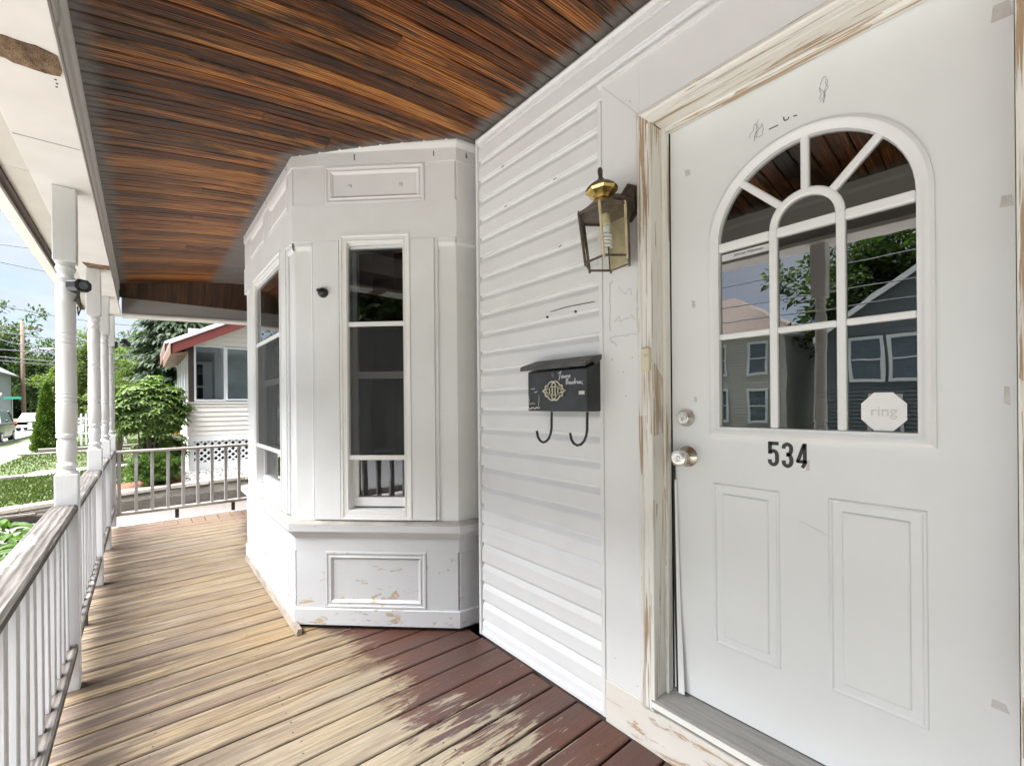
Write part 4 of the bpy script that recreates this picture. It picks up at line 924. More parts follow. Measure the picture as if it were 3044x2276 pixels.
for pts in ([(1.447, 1.20), (1.446, 1.275)], [(1.447, 1.203), (1.41, 1.205), (1.37, 1.208)], [(1.385, 1.21), (1.384, 1.262), (1.377, 1.24)], [(1.43, 1.29), (1.40, 1.288)], [(1.44, 1.222), (1.40, 1.224)], [(1.41, 1.274), (1.392, 1.274)]):
    q = []
    for i in range(len(pts)-1):
        for k in range(6): f_ = k/6; q.append((pts[i][0]+(pts[i+1][0]-pts[i][0])*f_+r5.uniform(-.003, .003), pts[i][1]+(pts[i+1][1]-pts[i][1])*f_+r5.uniform(-.003, .003)))
    sp.ribbon([FM.at(a, b, .0006) for a, b in q], r5.uniform(.002, .005), (-1, 0, 0), .0003)
sp.build('label_residue', M_TAPE, mb)
FE = Face((XF, a0), (1, 0), (0, -1))
MB().add([FE.at(a, b, .0008) for a, b in ((.006, 1.215), (.05, 1.215), (.05, 1.285), (.006, 1.285))], [(0, 1, 2, 3)]).build('end_patch', M_IRON, mb)

# ================================================================== DOORBELL
db_ = thing('doorbell', 'small ivory doorbell button on the scraped door casing', 'doorbell', (1.354, .888, 1.373))
MB().box(1.340, 1.3535, .874, .905, 1.333, 1.414).build('plate', M_IVORY, db_, bev=.004)
MB().lathe([(0, .008), (.003, .0075), (.004, 0)], (1.340, .8895, 1.385), (-1, 0, 0), 14, cap=False).build('button', M_IVORY, db_, smooth='auto')

# ================================================================== LANTERN
LO = Vector((1.262, .992, 1.80))
lan = thing('wall_lantern', 'brass and glass wall lantern with an unlit bulb, tilted, by the door', 'lantern', tuple(LO))
def hexp(z, r, x=LO.x, y=LO.y): return [(x+r*math.cos(math.pi/6+i*math.pi/3), y+r*math.sin(math.pi/6+i*math.pi/3), z) for i in range(6)]
ZT, ZBm, RT, RB = 1.893, 1.716, .092, .082
cage = MB()
tp, bt = hexp(ZT, RT), hexp(ZBm, RB)
for i in range(6):
    a, b = Vector(tp[i]), Vector(bt[i]); j = (i+1) % 6
    bar_ = MB().tube([a+Vector((0, 0, .010)), a, b, b-Vector((0, 0, .010))], [.003, .0052, .0052, .004], 6); bar_.build('cage_bar', M_BRNZ if i in (0, 1, 2, 5) else M_BRASSD, lan)
    MB().bar(b, Vector(bt[j]), .006, .008).build('bottom_rim', M_BRNZ, lan); MB().bar(a, Vector(tp[j]), .007, .009).build('top_rim', M_BRNZ, lan)
    MB().add([a, b, Vector(bt[j]), Vector(tp[j])], [(0, 1, 2, 3)]).build('glass_pane', M_GLL, lan, recalc=False, out=Vector(((a.x+tp[j][0])/2-LO.x, (a.y+tp[j][1])/2-LO.y, 0)))
# brass reflector plates on the wall side of the cage
for i in (5,):
    j = (i+1) % 6; sh = Vector((-.004, 0, 0))
    MB().add([Vector(tp[i])+sh, Vector(bt[i])+sh, Vector(bt[j])+sh, Vector(tp[j])+sh], [(0, 1, 2, 3)]).build('reflector', M_BRASSD, lan, recalc=False)
MB().sweep([hexp(ZT, RT*.98), hexp(ZT+.006, RT*.99), hexp(ZT+.030, .055), hexp(ZT+.047, .036), hexp(ZT+.050, .030)]).build('roof', M_BRNZ, lan)
MB().lathe([(.048, .026), (.052, .034), (.056, .028), (.060, .026)], (LO.x, LO.y, ZT), n=8).build('collar', M_BRASS, lan)
MB().lathe([(.058, .026), (.066, .034), (.078, .052), (.086, .057), (.090, .0565)], (LO.x, LO.y, ZT), n=8).build('ball', M_BRASS, lan)
MB().lathe([(.090, .0575), (.098, .052), (.108, .040), (.116, .022), (.119, .012)], (LO.x, LO.y, ZT), n=16).build('cap', M_BRNZ, lan, smooth='auto')
MB().lathe([(.118, .008), (.122, .012), (.128, .013), (.134, .009), (.138, .007), (.150, .009), (.162, .0095), (.170, .007), (.174, .002)], (LO.x, LO.y, ZT), n=14).build('finial', M_BRNZ, lan, smooth='auto')
MB().lathe([(-.045, .016), (-.044, .0165), (0., .015)], (LO.x+.006, LO.y-.004, ZT), n=14).build('socket', M_BRASSD, lan, smooth='auto')
bl_ = MB().lathe([(-.066, .0125), (-.046, .0135), (-.045, .012)], (LO.x+.006, LO.y-.004, ZT), n=14).build('bulb', M_BULB, lan, smooth='auto')
hx = [(LO.x+.006+.012*math.cos(i*.55), LO.y-.004+.012*math.sin(i*.55), ZT-.070-i*.0011) for i in range(46)]
MB().tube(hx, .0045, 6).build('spiral_tube', M_BULB, bl_, smooth=True)
plate = [(XW-.003, .96+a, 1.955+b) for a, b in ((-.040, .045), (0, .075), (.040, .045), (.040, -.045), (0, -.075), (-.040, -.045))]
MB().poly(plate, thick=(-.005, 0, 0)).build('back_plate', M_BRNZ, lan, bev=.002)
MB().poly([(XW-.009, .96+(p[1]-.96)*.75, 1.955+(p[2]-1.955)*.75) for p in plate], thick=(-.010, 0, 0)).build('back_plate', M_BRNZ, lan, bev=.003)
MB().tube([(XW-.015, .962, 1.965), (1.335, .975, 1.972), (1.295, .988, 1.965)], [.014, .012, .012], 10).build('arm', M_BRNZ, lan, smooth='auto')
lan.rotation_euler = (math.radians(-5), 0, 0)

# ================================================================== GROUND
GZ = -.69
def sheet(name, mat, pts, z=None):
    m = MB(); m.poly([(p[0], p[1], p[2] if z is None else z) for p in pts]); o = m.build(name, mat, recalc=False); o['kind'] = 'structure'; return o
sheet('ground', M_GRASS, [(-600, -600), (600, -600), (600, 900), (-600, 900)], GZ-.02)
sheet('driveway', M_DRIVE, [(-5.5, 6.9), (14, 6.9), (14, 10.83), (-5.5, 10.83)], GZ)
sheet('light_bounce_apron', M_BOUNCE, [(-5.6, -14), (-2.2, -14), (-2.2, 6.9), (-5.6, 6.9)], GZ)  # unseen pale ground, added to bounce light onto the upper porch wall
sheet('garden_bed', M_DIRT, [(-2.2, -4), (-.36, -4), (-.36, 6.6), (-2.2, 6.6)], GZ+.002)
sheet('street', M_ASPH, [(-14.5, -80), (-5.8, -80), (-5.8, 140), (-14.5, 140)], GZ+.03)
sheet('cross_street', M_ASPH, [(-60, 66), (-14.5, 66), (-14.5, 76), (-60, 76)], GZ+.034)
m = MB(); m.box(-5.8, -5.62, -80, 140, GZ-.1, GZ+.13); struct(m.build('kerb', M_CONC)); m = MB(); m.box(-14.7, -14.5, -80, 66, GZ-.1, GZ+.13); struct(m.build('kerb', M_CONC))
m = MB(); m.poly([(-3.35, 10), (-4.9, 10), (-4.9, 140), (-3.35, 140)]); o = MB().hexa([(-4.9, -80, GZ), (-3.45, -80, GZ), (-3.45, 90, GZ), (-4.9, 90, GZ)], [(-4.9, -80, GZ+.10), (-3.45, -80, GZ+.10), (-3.45, 90, GZ+.10), (-4.9, 90, GZ+.10)]).build('sidewalk', M_CONC); o['kind'] = 'structure'
# neighbour's raised lawn behind the retaining wall
def wz(x): return -.30+.075*max(-3., min(0, x))*.9
YWL = 10.9
lawn = MB()
gx = [-3.3, -2.6, -2., -1.4, -.8, -.2, .6, 2, 8]; gy = [11.05, 13, 15.3]
for i in range(len(gx)-1):
    for j in range(len(gy)-1):
        z = lambda x, y_: wz(x)-.02+(y_-11)*.012
        lawn.add([(gx[i], gy[j], z(gx[i], gy[j])), (gx[i+1], gy[j], z(gx[i+1], gy[j])), (gx[i+1], gy[j+1], z(gx[i+1], gy[j+1])), (gx[i], gy[j+1], z(gx[i], gy[j+1]))], [(0, 1, 2, 3)])
struct(lawn.build('neighbour_lawn', M_GRASS, recalc=False))
o = MB().hexa([(-3.3, 16.3, -.8), (8, 16.3, -.8), (8, 40, -.8), (-3.3, 40, -.8)], [(-3.3, 16.3, -.45), (8, 16.3, -.36), (8, 40, -.36), (-3.3, 40, -.50)]).build('upper_lawn', M_GRASS); struct(o)
o = MB().hexa([(-2.35, 15.32, -.8), (6, 15.32, -.8), (6, 16.28, -.8), (-2.05, 16.28, -.8)], [(-2.35, 15.32, -.40), (6, 15.32, -.30), (6, 16.28, -.30), (-2.05, 16.28, -.36)]).build('garden_path', M_CONC); struct(o)
def turf(name, n, fn, h, parent=None, mat=M_LEAFG):
    vs = np.zeros((n, 3, 3)); 
    for i in range(n):
        x, y_, z = fn(); a = random.uniform(0, 6.28); hh_ = h*random.uniform(.5, 1.3); wd = .006+.0009*y_*random.uniform(.6, 1.4)
        dx, dy = math.cos(a)*wd, math.sin(a)*wd; lx, ly = random.uniform(-.03, .03), random.uniform(-.03, .03)
        vs[i] = ((x-dx, y_-dy, z), (x+dx, y_+dy, z), (x+lx, y_+ly, z+hh_))
    me = bpy.data.meshes.new(name); me.from_pydata(vs.reshape(-1, 3).tolist(), [], [(3*i, 3*i+1, 3*i+2) for i in range(n)]); me.materials.append(mat.m)
    o = bpy.data.objects.new(name, me); COL.objects.link(o); o['kind'] = 'stuff'; return o
def fn1():
    x, y_ = random.uniform(-3.3, .0), random.uniform(11.15, 15.25); return x, y_, wz(x)-.02+(y_-11)*.012
turf('grass', 9000, fn1, .05)
def fn2():
    x, y_ = random.uniform(-3.2, 1.5), random.uniform(16.4, 30); return x, y_, -.46+(x+3.3)*.009
turf('grass', 9000, fn2, .05)
# retaining wall
rw = thing('retaining_wall', 'old rough stone retaining wall with pale coping below the neighbour yard', 'wall', (.5, 10.9, GZ))
segs = []; x = -3.4; rg = random.Random(9)
xs = [-3.4+.45*i for i in range(30)]
m = MB(); 
for i in range(len(xs)-1):
    pass
wallp = []
for x in xs:
    z1 = wz(x) if x < 0 else -.30+.03*min(x, 2)
    wallp.append([(x, 10.84+rg.uniform(-.012, .012), GZ-.3), (x, 10.80+rg.uniform(-.02, .02), GZ+.18), (x, 10.82+rg.uniform(-.015, .015), z1-.075), (x, 11.04, z1-.075), (x, 11.04, GZ-.3)])
MB().sweep(wallp).build('wall_body', M_WALL, rw)
x = -3.35
while x < 6:
    L_ = rg.uniform(.5, 1.2); zl = lambda q: wz(q) if q < 0 else -.30+.03*min(q, 2)
    MB().hexa([(x, 10.79+rg.uniform(-.01, .01), zl(x)-.074), (x+L_-.012, 10.79+rg.uniform(-.01, .01), zl(x+L_)-.074), (x+L_-.012, 11.06, zl(x+L_)-.074), (x, 11.06, zl(x)-.074)],
              [(x, 10.79, zl(x)+rg.uniform(-.004, .004)), (x+L_-.012, 10.79, zl(x+L_)+rg.uniform(-.004, .004)), (x+L_-.012, 11.06, zl(x+L_)), (x, 11.06, zl(x))]).build('coping_stone', M_CAP if x > -1.0 else M_CAP, rw, bev=.01)
    x += L_
for k in range(26):       # ledge stones on the street side
    a = rg.uniform(-3.3, -.9); L_ = rg.uniform(.18, .45); z = wz(a)-.10-rg.choice((0, .055, .11)); hh_ = rg.uniform(.03, .05)
    MB().box(a, a+L_, 10.765+rg.uniform(-.02, .01), 10.86, z-hh_, z).build('ledge_stone', M_WALL, rw, bev=.008)
# timber edging
def timber(label, xa, xb, y_, za, zb, h=.14, w_=.14, n=2, group='landscape timbers edging the lawns'):
    t_ = thing('landscape_timber', label, 'timber', ((xa+xb)/2, y_, za), group)
    for k in range(n):
        MB().bar((xa, y_, za-h*(k+.5)), (xb+rg.uniform(-.1, .1)*k, y_, zb-h*(k+.5)), w_, h-.006, (0, 0, 1), .012).build('timber_beam', M_TIMB, t_)
timber('low stack of grey timbers edging the path on the street side', -3.4, -2.15, 15.25, -.36, -.33, .11, .2)
timber('pale long timber edging the near lawn step', -3.6, -.9, 15.24, -.445, -.40, .05, .16, 1)
timber('grey timber edge running behind the cone-shaped evergreen', -3.0, 1.5, 24.0, -.30, -.30, .12, .2)
timber('pale timber step in front of the cone-shaped evergreen', -3.4, 1.2, 23.2, -.40, -.38, .07, .2, 1)

# ================================================================== FOLIAGE
def leaf_mesh(name, centers, dirs, ups, L_, W_, mat, parent=None, kind='stuff', fold=.25, droop=.2):
    """leaves as folded 6-vertex blades; arrays (n,3)"""
    n = len(centers); d = dirs/np.linalg.norm(dirs, axis=1, keepdims=True); s = np.cross(d, ups); s /= np.linalg.norm(s, axis=1, keepdims=True)+1e-9; u = np.cross(s, d)
    Lc = (L_*np.ones(n))[:, None]; Wc = (W_*np.ones(n))[:, None]
    p0 = centers; p1 = centers+d*Lc*.5+u*Lc*.04; p2 = centers+d*Lc-u*Lc*droop
    a = centers+d*Lc*.42+s*Wc*.5+u*Wc*fold; b = centers+d*Lc*.42-s*Wc*.5+u*Wc*fold
    V = np.stack([p0, a, p2, b, p1], 1).reshape(-1, 3); i = np.arange(n)*5
    F = np.concatenate([np.stack([i, i+1, i+4], 1), np.stack([i+1, i+2, i+4], 1), np.stack([i+2, i+3, i+4], 1), np.stack([i+3, i, i+4], 1)])
    org = ORG.get(parent.name, Vector()) if parent else Vector()
    me = bpy.data.meshes.new(name); me.from_pydata((V-np.array(org)).tolist(), [], F.tolist()); me.materials.append(mat.m)
    o = bpy.data.objects.new(name, me); COL.objects.link(o)
    if parent: o.parent = parent
    if kind: o['kind'] = kind
    return o
def rdir(n): v = np.random.normal(size=(n, 3)); return v/np.linalg.norm(v, axis=1, keepdims=True)
def crown(name, parent, c, rad, nclump, nleaf, L_, W_, mat, crad=.3, shell=.55, flat=1.):
    c = np.array(c); rad = np.array(rad)
    dd = rdir(nclump); rr_ = np.random.uniform(shell, 1, (nclump, 1)); wob_ = 1+.22*np.sin(dd[:, :1]*5+dd[:, 1:2]*7+c[0])+.15*np.sin(dd[:, 2:]*9+c[1])
    cc_ = c+dd*rad*rr_*wob_
    k = np.repeat(np.arange(nclump), nleaf); n = len(k)
    ofs = rdir(n)*np.random.uniform(.1, 1, (n, 1))**.5*crad*np.array([1, 1, .7])
    p = cc_[k]+ofs; dr = ofs/crad+rdir(n)*.8+dd[k]*.5; dr[:, 2] *= flat
    return leaf_mesh(name, p, dr, rdir(n)+np.array([0, 0, 1.2]), np.random.uniform(.7, 1.2, n)*L_, np.random.uniform(.7, 1.2, n)*W_, mat, parent)
def trunk(parent, base, top, r0, r1, limbs=0, spread=1., mat=M_BARK):
    b, t_ = Vector(base), Vector(top); pts = [b.lerp(t_, i/6)+Vector((random.uniform(-.04, .04), random.uniform(-.04, .04), 0))*(i > 0) for i in range(7)]
    MB().tube(pts, [r0+(r1-r0)*i/6 for i in range(7)], 8).build('trunk', mat, parent, smooth=True)
    for k in range(limbs):
        f = random.uniform(.45, .95); p = b.lerp(t_, f); a = random.uniform(0, 6.28); e = p+Vector((math.cos(a)*spread, math.sin(a)*spread, spread*random.uniform(.3, .9)))
        MB().tube([p, p.lerp(e, .5)+Vector((0, 0, .1*spread)), e], [r1*1.1, r1*.7, r1*.25], 6).build('limb', mat, parent, smooth=True)
def tree(name, label, base, h, rad, mat, nclump=60, nleaf=60, L_=.22, W_=.12, crad=.7, group='trees beyond the yards', cz=.62, shell=.35):
    t_ = thing(name, label, 'tree', base, group); b = Vector(base)
    trunk(t_, base, b+Vector((0, 0, h*.75)), .035*h, .012*h, 5, rad[0]*.6)
    crown('crown', t_, (b.x, b.y, b.z+h*cz), rad, nclump, nleaf, L_, W_, mat, crad, shell); return t_
# rhododendron by the neighbour's corner: whorls of long leaves on stems
def rhodo(label, base, cen, rad, nw, mat, L_=.125, W_=.036, nl=9, name='rhododendron', stems=7):
    r = thing(name, label, 'shrub', base); b = Vector(base)
    dd = rdir(nw*3); dd = dd[dd[:, 2] > -.8][:nw]; nw = len(dd)
    rr_ = np.random.uniform(.55, 1.0, (nw, 1)); lump = 1+.14*np.sin(dd[:, :1]*6+1)*np.cos(dd[:, 2:]*7)
    tips = np.array(cen)+dd*np.array(rad)*rr_*lump
    out = dd*.7+np.array([0, 0, .75])+rdir(nw)*.25; out /= np.linalg.norm(out, axis=1, keepdims=True)
    C_, D_, U_ = [], [], []
    for i in range(nw):
        o_ = Vector(out[i]); e1 = o_.orthogonal().normalized(); e2 = o_.cross(e1); ph = random.uniform(0, 6)
        for k in range(nl):
            a = ph+k*2*math.pi/nl; el = random.uniform(-.15, .55)
            dvc = (e1*math.cos(a)+e2*math.sin(a))*math.cos(el)+o_*math.sin(el); C_.append(tips[i]); D_.append(dvc); U_.append(o_)
    n = len(C_)
    leaf_mesh('foliage', np.array(C_), np.array([list(v) for v in D_]), np.array([list(v) for v in U_]), np.random.uniform(.75, 1.2, n)*L_, np.random.uniform(.8, 1.2, n)*W_, mat, r)
    for k in range(stems):
        t_ = tips[random.randrange(nw)]; c = Vector(cen); e = c.lerp(Vector(t_), .55)
        MB().tube([b+Vector((random.uniform(-.15, .15), random.uniform(-.1, .1), 0)), b.lerp(e, .5)+Vector((random.uniform(-.08, .08), random.uniform(-.05, .05), .05)), e], [.022, .016, .008], 7).build('stem', M_STEM, r, smooth=True)
    return r
rhodo('large glossy rhododendron at the corner of the cream sunroom', (.13, 11.35, -.3), (.13, 11.34, 1.16), (.62, .27, .62), 950, M_RHODO, .125, .044)
rhodo('low dark rhododendron skirt under the large one', (.22, 11.45, -.3), (.28, 11.5, .35), (.46, .16, .42), 200, M_RHODO, .12, .04, stems=3)
bx_ = thing('boxwood', 'small round clipped bright green shrub beside the red mulch', 'shrub', (.19, 11.1, -.3))
crown('foliage', bx_, (.19, 11.08, .02), (.34, .20, .28), 260, 70, .036, .018, M_BOXW, .065, .75)
MB().tube([(.19, 11.1, -.3), (.19, 11.1, .05)], .02, 6).build('stem', M_STEM, bx_)
o = MB().hexa([(-.42, 11.07, -.5), (.95, 11.07, -.5), (.95, 11.49, -.5), (-.42, 11.49, -.5)], [(-.42, 11.07, -.325), (.95, 11.07, -.30), (.95, 11.49, -.16), (-.42, 11.49, -.27)]).build('mulch_bed', M_MULCH); struct(o)
# white pebbles below the lattice
nP = 1500; ctr = np.stack([np.random.uniform(.62, 2.4, nP), np.random.uniform(11.08, 11.46, nP), np.zeros(nP)], 1); ctr[:, 2] = -.295+(ctr[:, 1]-11.08)*.38+np.random.uniform(0, .02, nP)
V, F_ = [], []
for c in ctr:
    s = np.random.uniform(.010, .026); o_ = len(V); a = np.random.uniform(0, 6.28)
    for k in range(4): V.append((c[0]+s*1.3*math.cos(a+k*1.57), c[1]+s*math.sin(a+k*1.57), c[2]+random.uniform(-.003, .003)))
    V.append((c[0], c[1], c[2]+s*.8)); F_ += [(o_+k, o_+(k+1) % 4, o_+4) for k in range(4)]
pb = MB(); pb.v = V; pb.f = F_; pbo = pb.build('pebbles', M_PEB, kind='stuff', recalc=False)
o = MB().hexa([(.6, 11.075, -.5), (3.0, 11.075, -.5), (3.0, 11.5, -.5), (.6, 11.5, -.5)], [(.6, 11.075, -.305), (3.0, 11.075, -.295), (3.0, 11.5, -.145), (.6, 11.5, -.155)]).build('stone_bed', M_CONC); struct(o)
# shrub against the porch, left foreground: big leaves built one by one
sh = thing('laurel_shrub', 'bright green broadleaf shrub outside the nearest railing', 'shrub', (-.95, 5.2, GZ))
for k in range(9):
    a = random.uniform(0, 6.28); MB().tube([(-.95, 5.2, GZ), (-.95+.25*math.cos(a), 5.2+.5*math.sin(a), GZ+.5), (-.95+.35*math.cos(a), 5.2+.9*math.sin(a), .12)], [.014, .01, .006], 6).build('stem', M_STEM, sh, smooth=True)
lv = []
for variant in range(4):
    L_ = .13+.012*variant; W_ = .045
    me = bpy.data.meshes.new('leaf'); ps = []
    for i in range(6):
        f = i/5; wd = W_*math.sin(math.pi*min(1, f*.92+.06))**.8; z = .018*math.sin(f*3)-.05*f*f*(.5+.3*variant)
        ps += [(f*L_, -wd/2, z+wd*.25), (f*L_, 0, z), (f*L_, wd/2, z+wd*.25)]
    fs = []
    for i in range(5):
        fs += [(3*i, 3*i+1, 3*i+4, 3*i+3), (3*i+1, 3*i+2, 3*i+5, 3*i+4)]
    me.from_pydata(ps, [], fs); me.materials.append(M_RHODN.m); me.polygons.foreach_set('use_smooth', [True]*len(me.polygons)); lv.append(me)
rl = random.Random(21)
for w_ in range(34):
    cx_, cy2, cz2 = rl.gauss(-.95, .22), rl.uniform(4.1, 6.3), 0
    cz2 = .24-.35*((cx_+.95)/.5)**2-.10*abs(cy2-5.0)+rl.uniform(-.22, .06); ph = rl.uniform(0, 6)
    for k in range(8):
        o = bpy.data.objects.new('leaf', rl.choice(lv)); COL.objects.link(o); o.parent = sh
        s = rl.uniform(.8, 1.25); o.scale = (s, s, s); o.location = (cx_+.95, cy2-5.2, cz2-GZ+rl.uniform(-.01, .01)); o.rotation_euler = (rl.uniform(-.4, .4), rl.uniform(-.75, .1), ph+k*math.pi/4+rl.uniform(-.2, .2))
crown('inner_foliage', sh, (-.95, 5.2, -.22), (.42, 1.1, .32), 120, 26, .10, .035, M_RHODN, .12, .5)
# cone-shaped evergreen
ar = thing('arborvitae', 'cone-shaped dark green evergreen by the pavement', 'tree', (-2.84, 24.6, -.5))
n = 9000; f = np.random.uniform(0, 1, n)**1.25; a = np.random.uniform(0, 6.28, n); R = .43*(1-f)**.78*(1+.10*np.sin(a*5+f*11)+.08*np.sin(f*37+a*2))*np.random.uniform(.72, 1.04, n)
P_ = np.stack([-2.84+R*np.cos(a), 24.6+R*np.sin(a), -.42+f*2.55], 1); D_ = np.stack([np.cos(a)*.6, np.sin(a)*.6, np.full(n, .8)], 1)+rdir(n)*.5
leaf_mesh('foliage', P_, D_, rdir(n), np.random.uniform(.06, .13, n), .05, M_ARBO, ar)
MB().tube([(-2.84, 24.6, -.55), (-2.84, 24.6, 1.9)], [.06, .02], 8).build('trunk', M_BARK, ar)
# hemlock behind the neighbour's house
hm = thing('hemlock', 'tall dark drooping hemlock rising behind the neighbour sunroom', 'tree', (1.2, 23, -.4))
trunk(hm, (1.2, 23, -.4), (1.2, 23, 9.6), .28, .05)
C_, D_, U_ = [], [], []
for k in range(380):
    f = random.uniform(.10, 1); z0 = -.2+9.4*f; R = 2.35*(1-f*.80)*random.uniform(.75, 1.1); a = random.uniform(0, 6.28)
    e = Vector((math.cos(a), math.sin(a), 0))
    for q in range(56):
        s = random.uniform(.15, 1); p = Vector((1.2, 23, z0))+e*R*s+Vector((0, 0, .15*s-.42*R*s*s*.5)); sd2 = e.cross(Vector((0, 0, 1)))*random.uniform(-1, 1)*.5*(1-s*.5)
        C_.append(p+sd2+Vector((0, 0, -abs(sd2.length)*.3+random.uniform(-.06, .06)))); D_.append(e+sd2*1.2+Vector((0, 0, random.uniform(-.9, -.1)))); U_.append(Vector((random.uniform(-.4, .4), random.uniform(-.4, .4), 1)))
n = len(C_); arr = lambda L: np.array([list(v) for v in L])
leaf_mesh('crown', arr(C_), arr(D_), arr(U_), np.random.uniform(.20, .40, n), .11, M_HEML, hm)
tree('leafy_tree', 'yellow-green leafy tree left of the tall hemlock', (-.55, 17.5, -.4), 3.0, (.62, .6, 1.15), M_TREEY, 70, 60, .10, .05, .22, shell=.2, cz=.60)
tree('leafy_tree', 'yellow-green leafy tree behind the white picket fence', (-2.25, 33, -.4), 6.4, (.85, .8, 2.6), M_TREEY, 90, 60, .2, .1, .4, shell=.2, cz=.55)
tree('street_tree', 'dark tree on the far left beyond the grey house', (-15.5, 84, -.6), 15, (5.2, 5, 5.8), M_TREE, 120, 60, .55, .3, 1.3, shell=.3)
tree('street_tree', 'dark tree behind the utility pole', (-10.6, 92, -.6), 10.5, (4.6, 3, 4.2), M_TREE, 110, 60, .5, .28, 1.2, shell=.3)
tree('street_tree', 'low dark tree right of the utility pole', (-7.2, 88, -.6), 8.6, (3.4, 3, 3.8), M_TREE, 100, 60, .5, .28, 1.1, shell=.3)
tree('street_tree', 'pale green tree overhanging the white car', (-6.2, 62, -.6), 5.2, (1.7, 1.6, 2.3), M_TREEY, 70, 60, .26, .14, .6, shell=.25)
tree('street_tree', 'dense dark tree between the picket fence and the rhododendron', (-1.6, 44, -.6), 6.0, (2.2, 2, 2.9), M_TREE, 90, 60, .3, .16, .7, shell=.3)
tree('big_maple', 'large dark maple behind the grey house, mirrored in the door glass', (-25, 4.9, -.6), 11.4, (3.6, 3.7, 4.3), M_TREE, 190, 70, .34, .2, .9, shell=.25)
tree('big_maple', 'tall dark maple across the street, mirrored in the upper bay window', (-15.5, -5.6, -.6), 11, (3.4, 3.4, 4.6), M_TREE, 130, 70, .34, .2, .9, shell=.25)
tree('big_maple', 'spreading maple across the street beyond the tall one, mirrored in the bay', (-21, -11.5, -.6), 11, (3.6, 3.6, 4.8), M_TREE, 130, 70, .34, .2, .9, shell=.25)
tree('big_maple', 'broad tree beyond the entrance steps, mirrored in the bay window', (-9.5, -11, -.6), 10, (4.2, 4.2, 4.6), M_TREE, 130, 60, .4, .24, 1.1, shell=.25)
tree('big_maple', 'second broad tree near the corner, mirrored in the bay window', (-2.5, -14, -.6), 9, (3.8, 3.8, 4.2), M_TREE, 110, 60, .4, .24, 1.1, shell=.25)
wood = bpy.data.objects.new('far_woods', None)
crown('far_woods', None, (10, 130, 3), (60, 8, 8), 420, 60, 1.3, .8, M_TREE, 2.6, .5)

# ================================================================== NEIGHBOUR HOUSE
nh = thing('neighbour_house', 'cream sided neighbour house with glazed sunroom and red roof trim', 'house', (2.5, 11.5, -.2))
YN = 11.5
FNH = Face((0, YN), (1, 0), (0, -1))
def nb(nm, a0, a1, z0, z1, d0, d1, mat, bev=.0, par=nh):
    m = MB(); FNH.box(m, a0, a1, z0, z1, d0, d1); return m.build(nm, mat, par, bev=bev)
z = .605
while z < 1.285:
    MB().sweep([[(x_, YN-a, b) for a, b in ((-.02, z+.003), (.016, z+.003), (.0, z+.1), (-.02, z+.1))] for x_ in (.735, 4.2)]).build('siding_board', M_CREAM, nh); z += .101
nb('corner_trim', .712, .7345, .60, 1.32, -.02, .018, M_CREAM); nb('window_ledge', .70, 4.2, 1.288, 1.32, -.03, .03, M_CREAM)
nb('skirt_board', .74, 4.2, .48, .603, -.03, .014, M_NWHT); nb('corner_board', .74, .826, -.16, .479, -.03, .016, M_NWHT); nb('bottom_board', .827, 4.2, -.16, .035, -.03, .006, M_NWHT)
nb('crawl_space', .83, 4.2, .0, .48, -.35, -.3, M_DARK)
lat = MB()
def clipline(c, sg, x0, x1, z0, z1):
    pts = []
    for x in (x0, x1):
        z = c+sg*(x-x0)
        if z0 <= z <= z1: pts.append((x, z))
    for z in (z0, z1):
        x = x0+(z-c)/sg
        if x0 < x < x1: pts.append((x, z))
    return pts if len(pts) == 2 else None
LX0, LX1, LZ0, LZ1 = .828, 2.9, .037, .479; st_ = .128
for sg, dpt in ((1, -.004), (-1, -.012)):
    k = -40
    while k < 60:
        pp = clipline(LZ0+k*st_, sg, LX0, LX1, LZ0, LZ1)
        if pp: lat.bar(FNH.at(pp[0][0], pp[0][1], dpt), FNH.at(pp[1][0], pp[1][1], dpt), .034, .007, (0, -1, 0), .001)
        k += 1
lat.build('lattice_panel', M_NWHT, nh, kind='stuff')
nb('corner_post', .742, .835, 1.321, 2.545, -.08, .0, M_MAROON)
def nwin(a0, a1, z0, z1):
    m = MB(); FNH.ring(m, a0, a1, z0, z1, [(0, -.02), (.0, .012), (.032, .012), (.036, .0), (.036, -.03)]); wn = m.build('window', M_NWHT, nh)
    MB().poly([FNH.at(a, b, -.012) for a, b in ((a0+.036, z0+.036), (a1-.036, z0+.036), (a1-.036, z1-.036), (a0+.036, z1-.036))]).build('pane', M_GLN, wn, recalc=False, out=FNH.n); return wn
nwin(.838, 1.402, 1.335, 2.53); nwin(1.404, 2.35, 1.345, 2.52); nwin(2.352, 3.3, 1.345, 2.52)
nb('room_back', .9, 4.2, .6, 3.2, -2.4, -2.3, M_SCREEN); nb('inner_door', 1.02, 1.38, 1.0, 2.36, -2.28, -2.2, M_NWHT, .01)
nb('inner_door_glass', 1.06, 1.18, 1.75, 2.28, -2.199, -2.19, M_DARK); nb('inner_door_glass', 1.06, 1.18, 1.42, 1.70, -2.199, -2.19, M_DARK)
nb('inner_wall', 1.43, 1.52, .9, 2.6, -2.2, -.9, M_NWHT); nb('inner_floor', .9, 4.2, .55, .6, -2.3, -.1, M_SCREEN)
z = 2.535; k = 0
while z < 4.2:
    x0 = .70 if z < 2.62 else .72+(z-2.66)/.52
    MB().sweep([[(x_+(0 if j else 0), YN-a, b) for a, b in ((-.02, z+.003), (.016, z+.003), (.0, z+.1), (-.02, z+.1))] for j, x_ in enumerate((max(.70, x0), 4.2))]).build('siding_board', M_CREAM, nh); z += .101
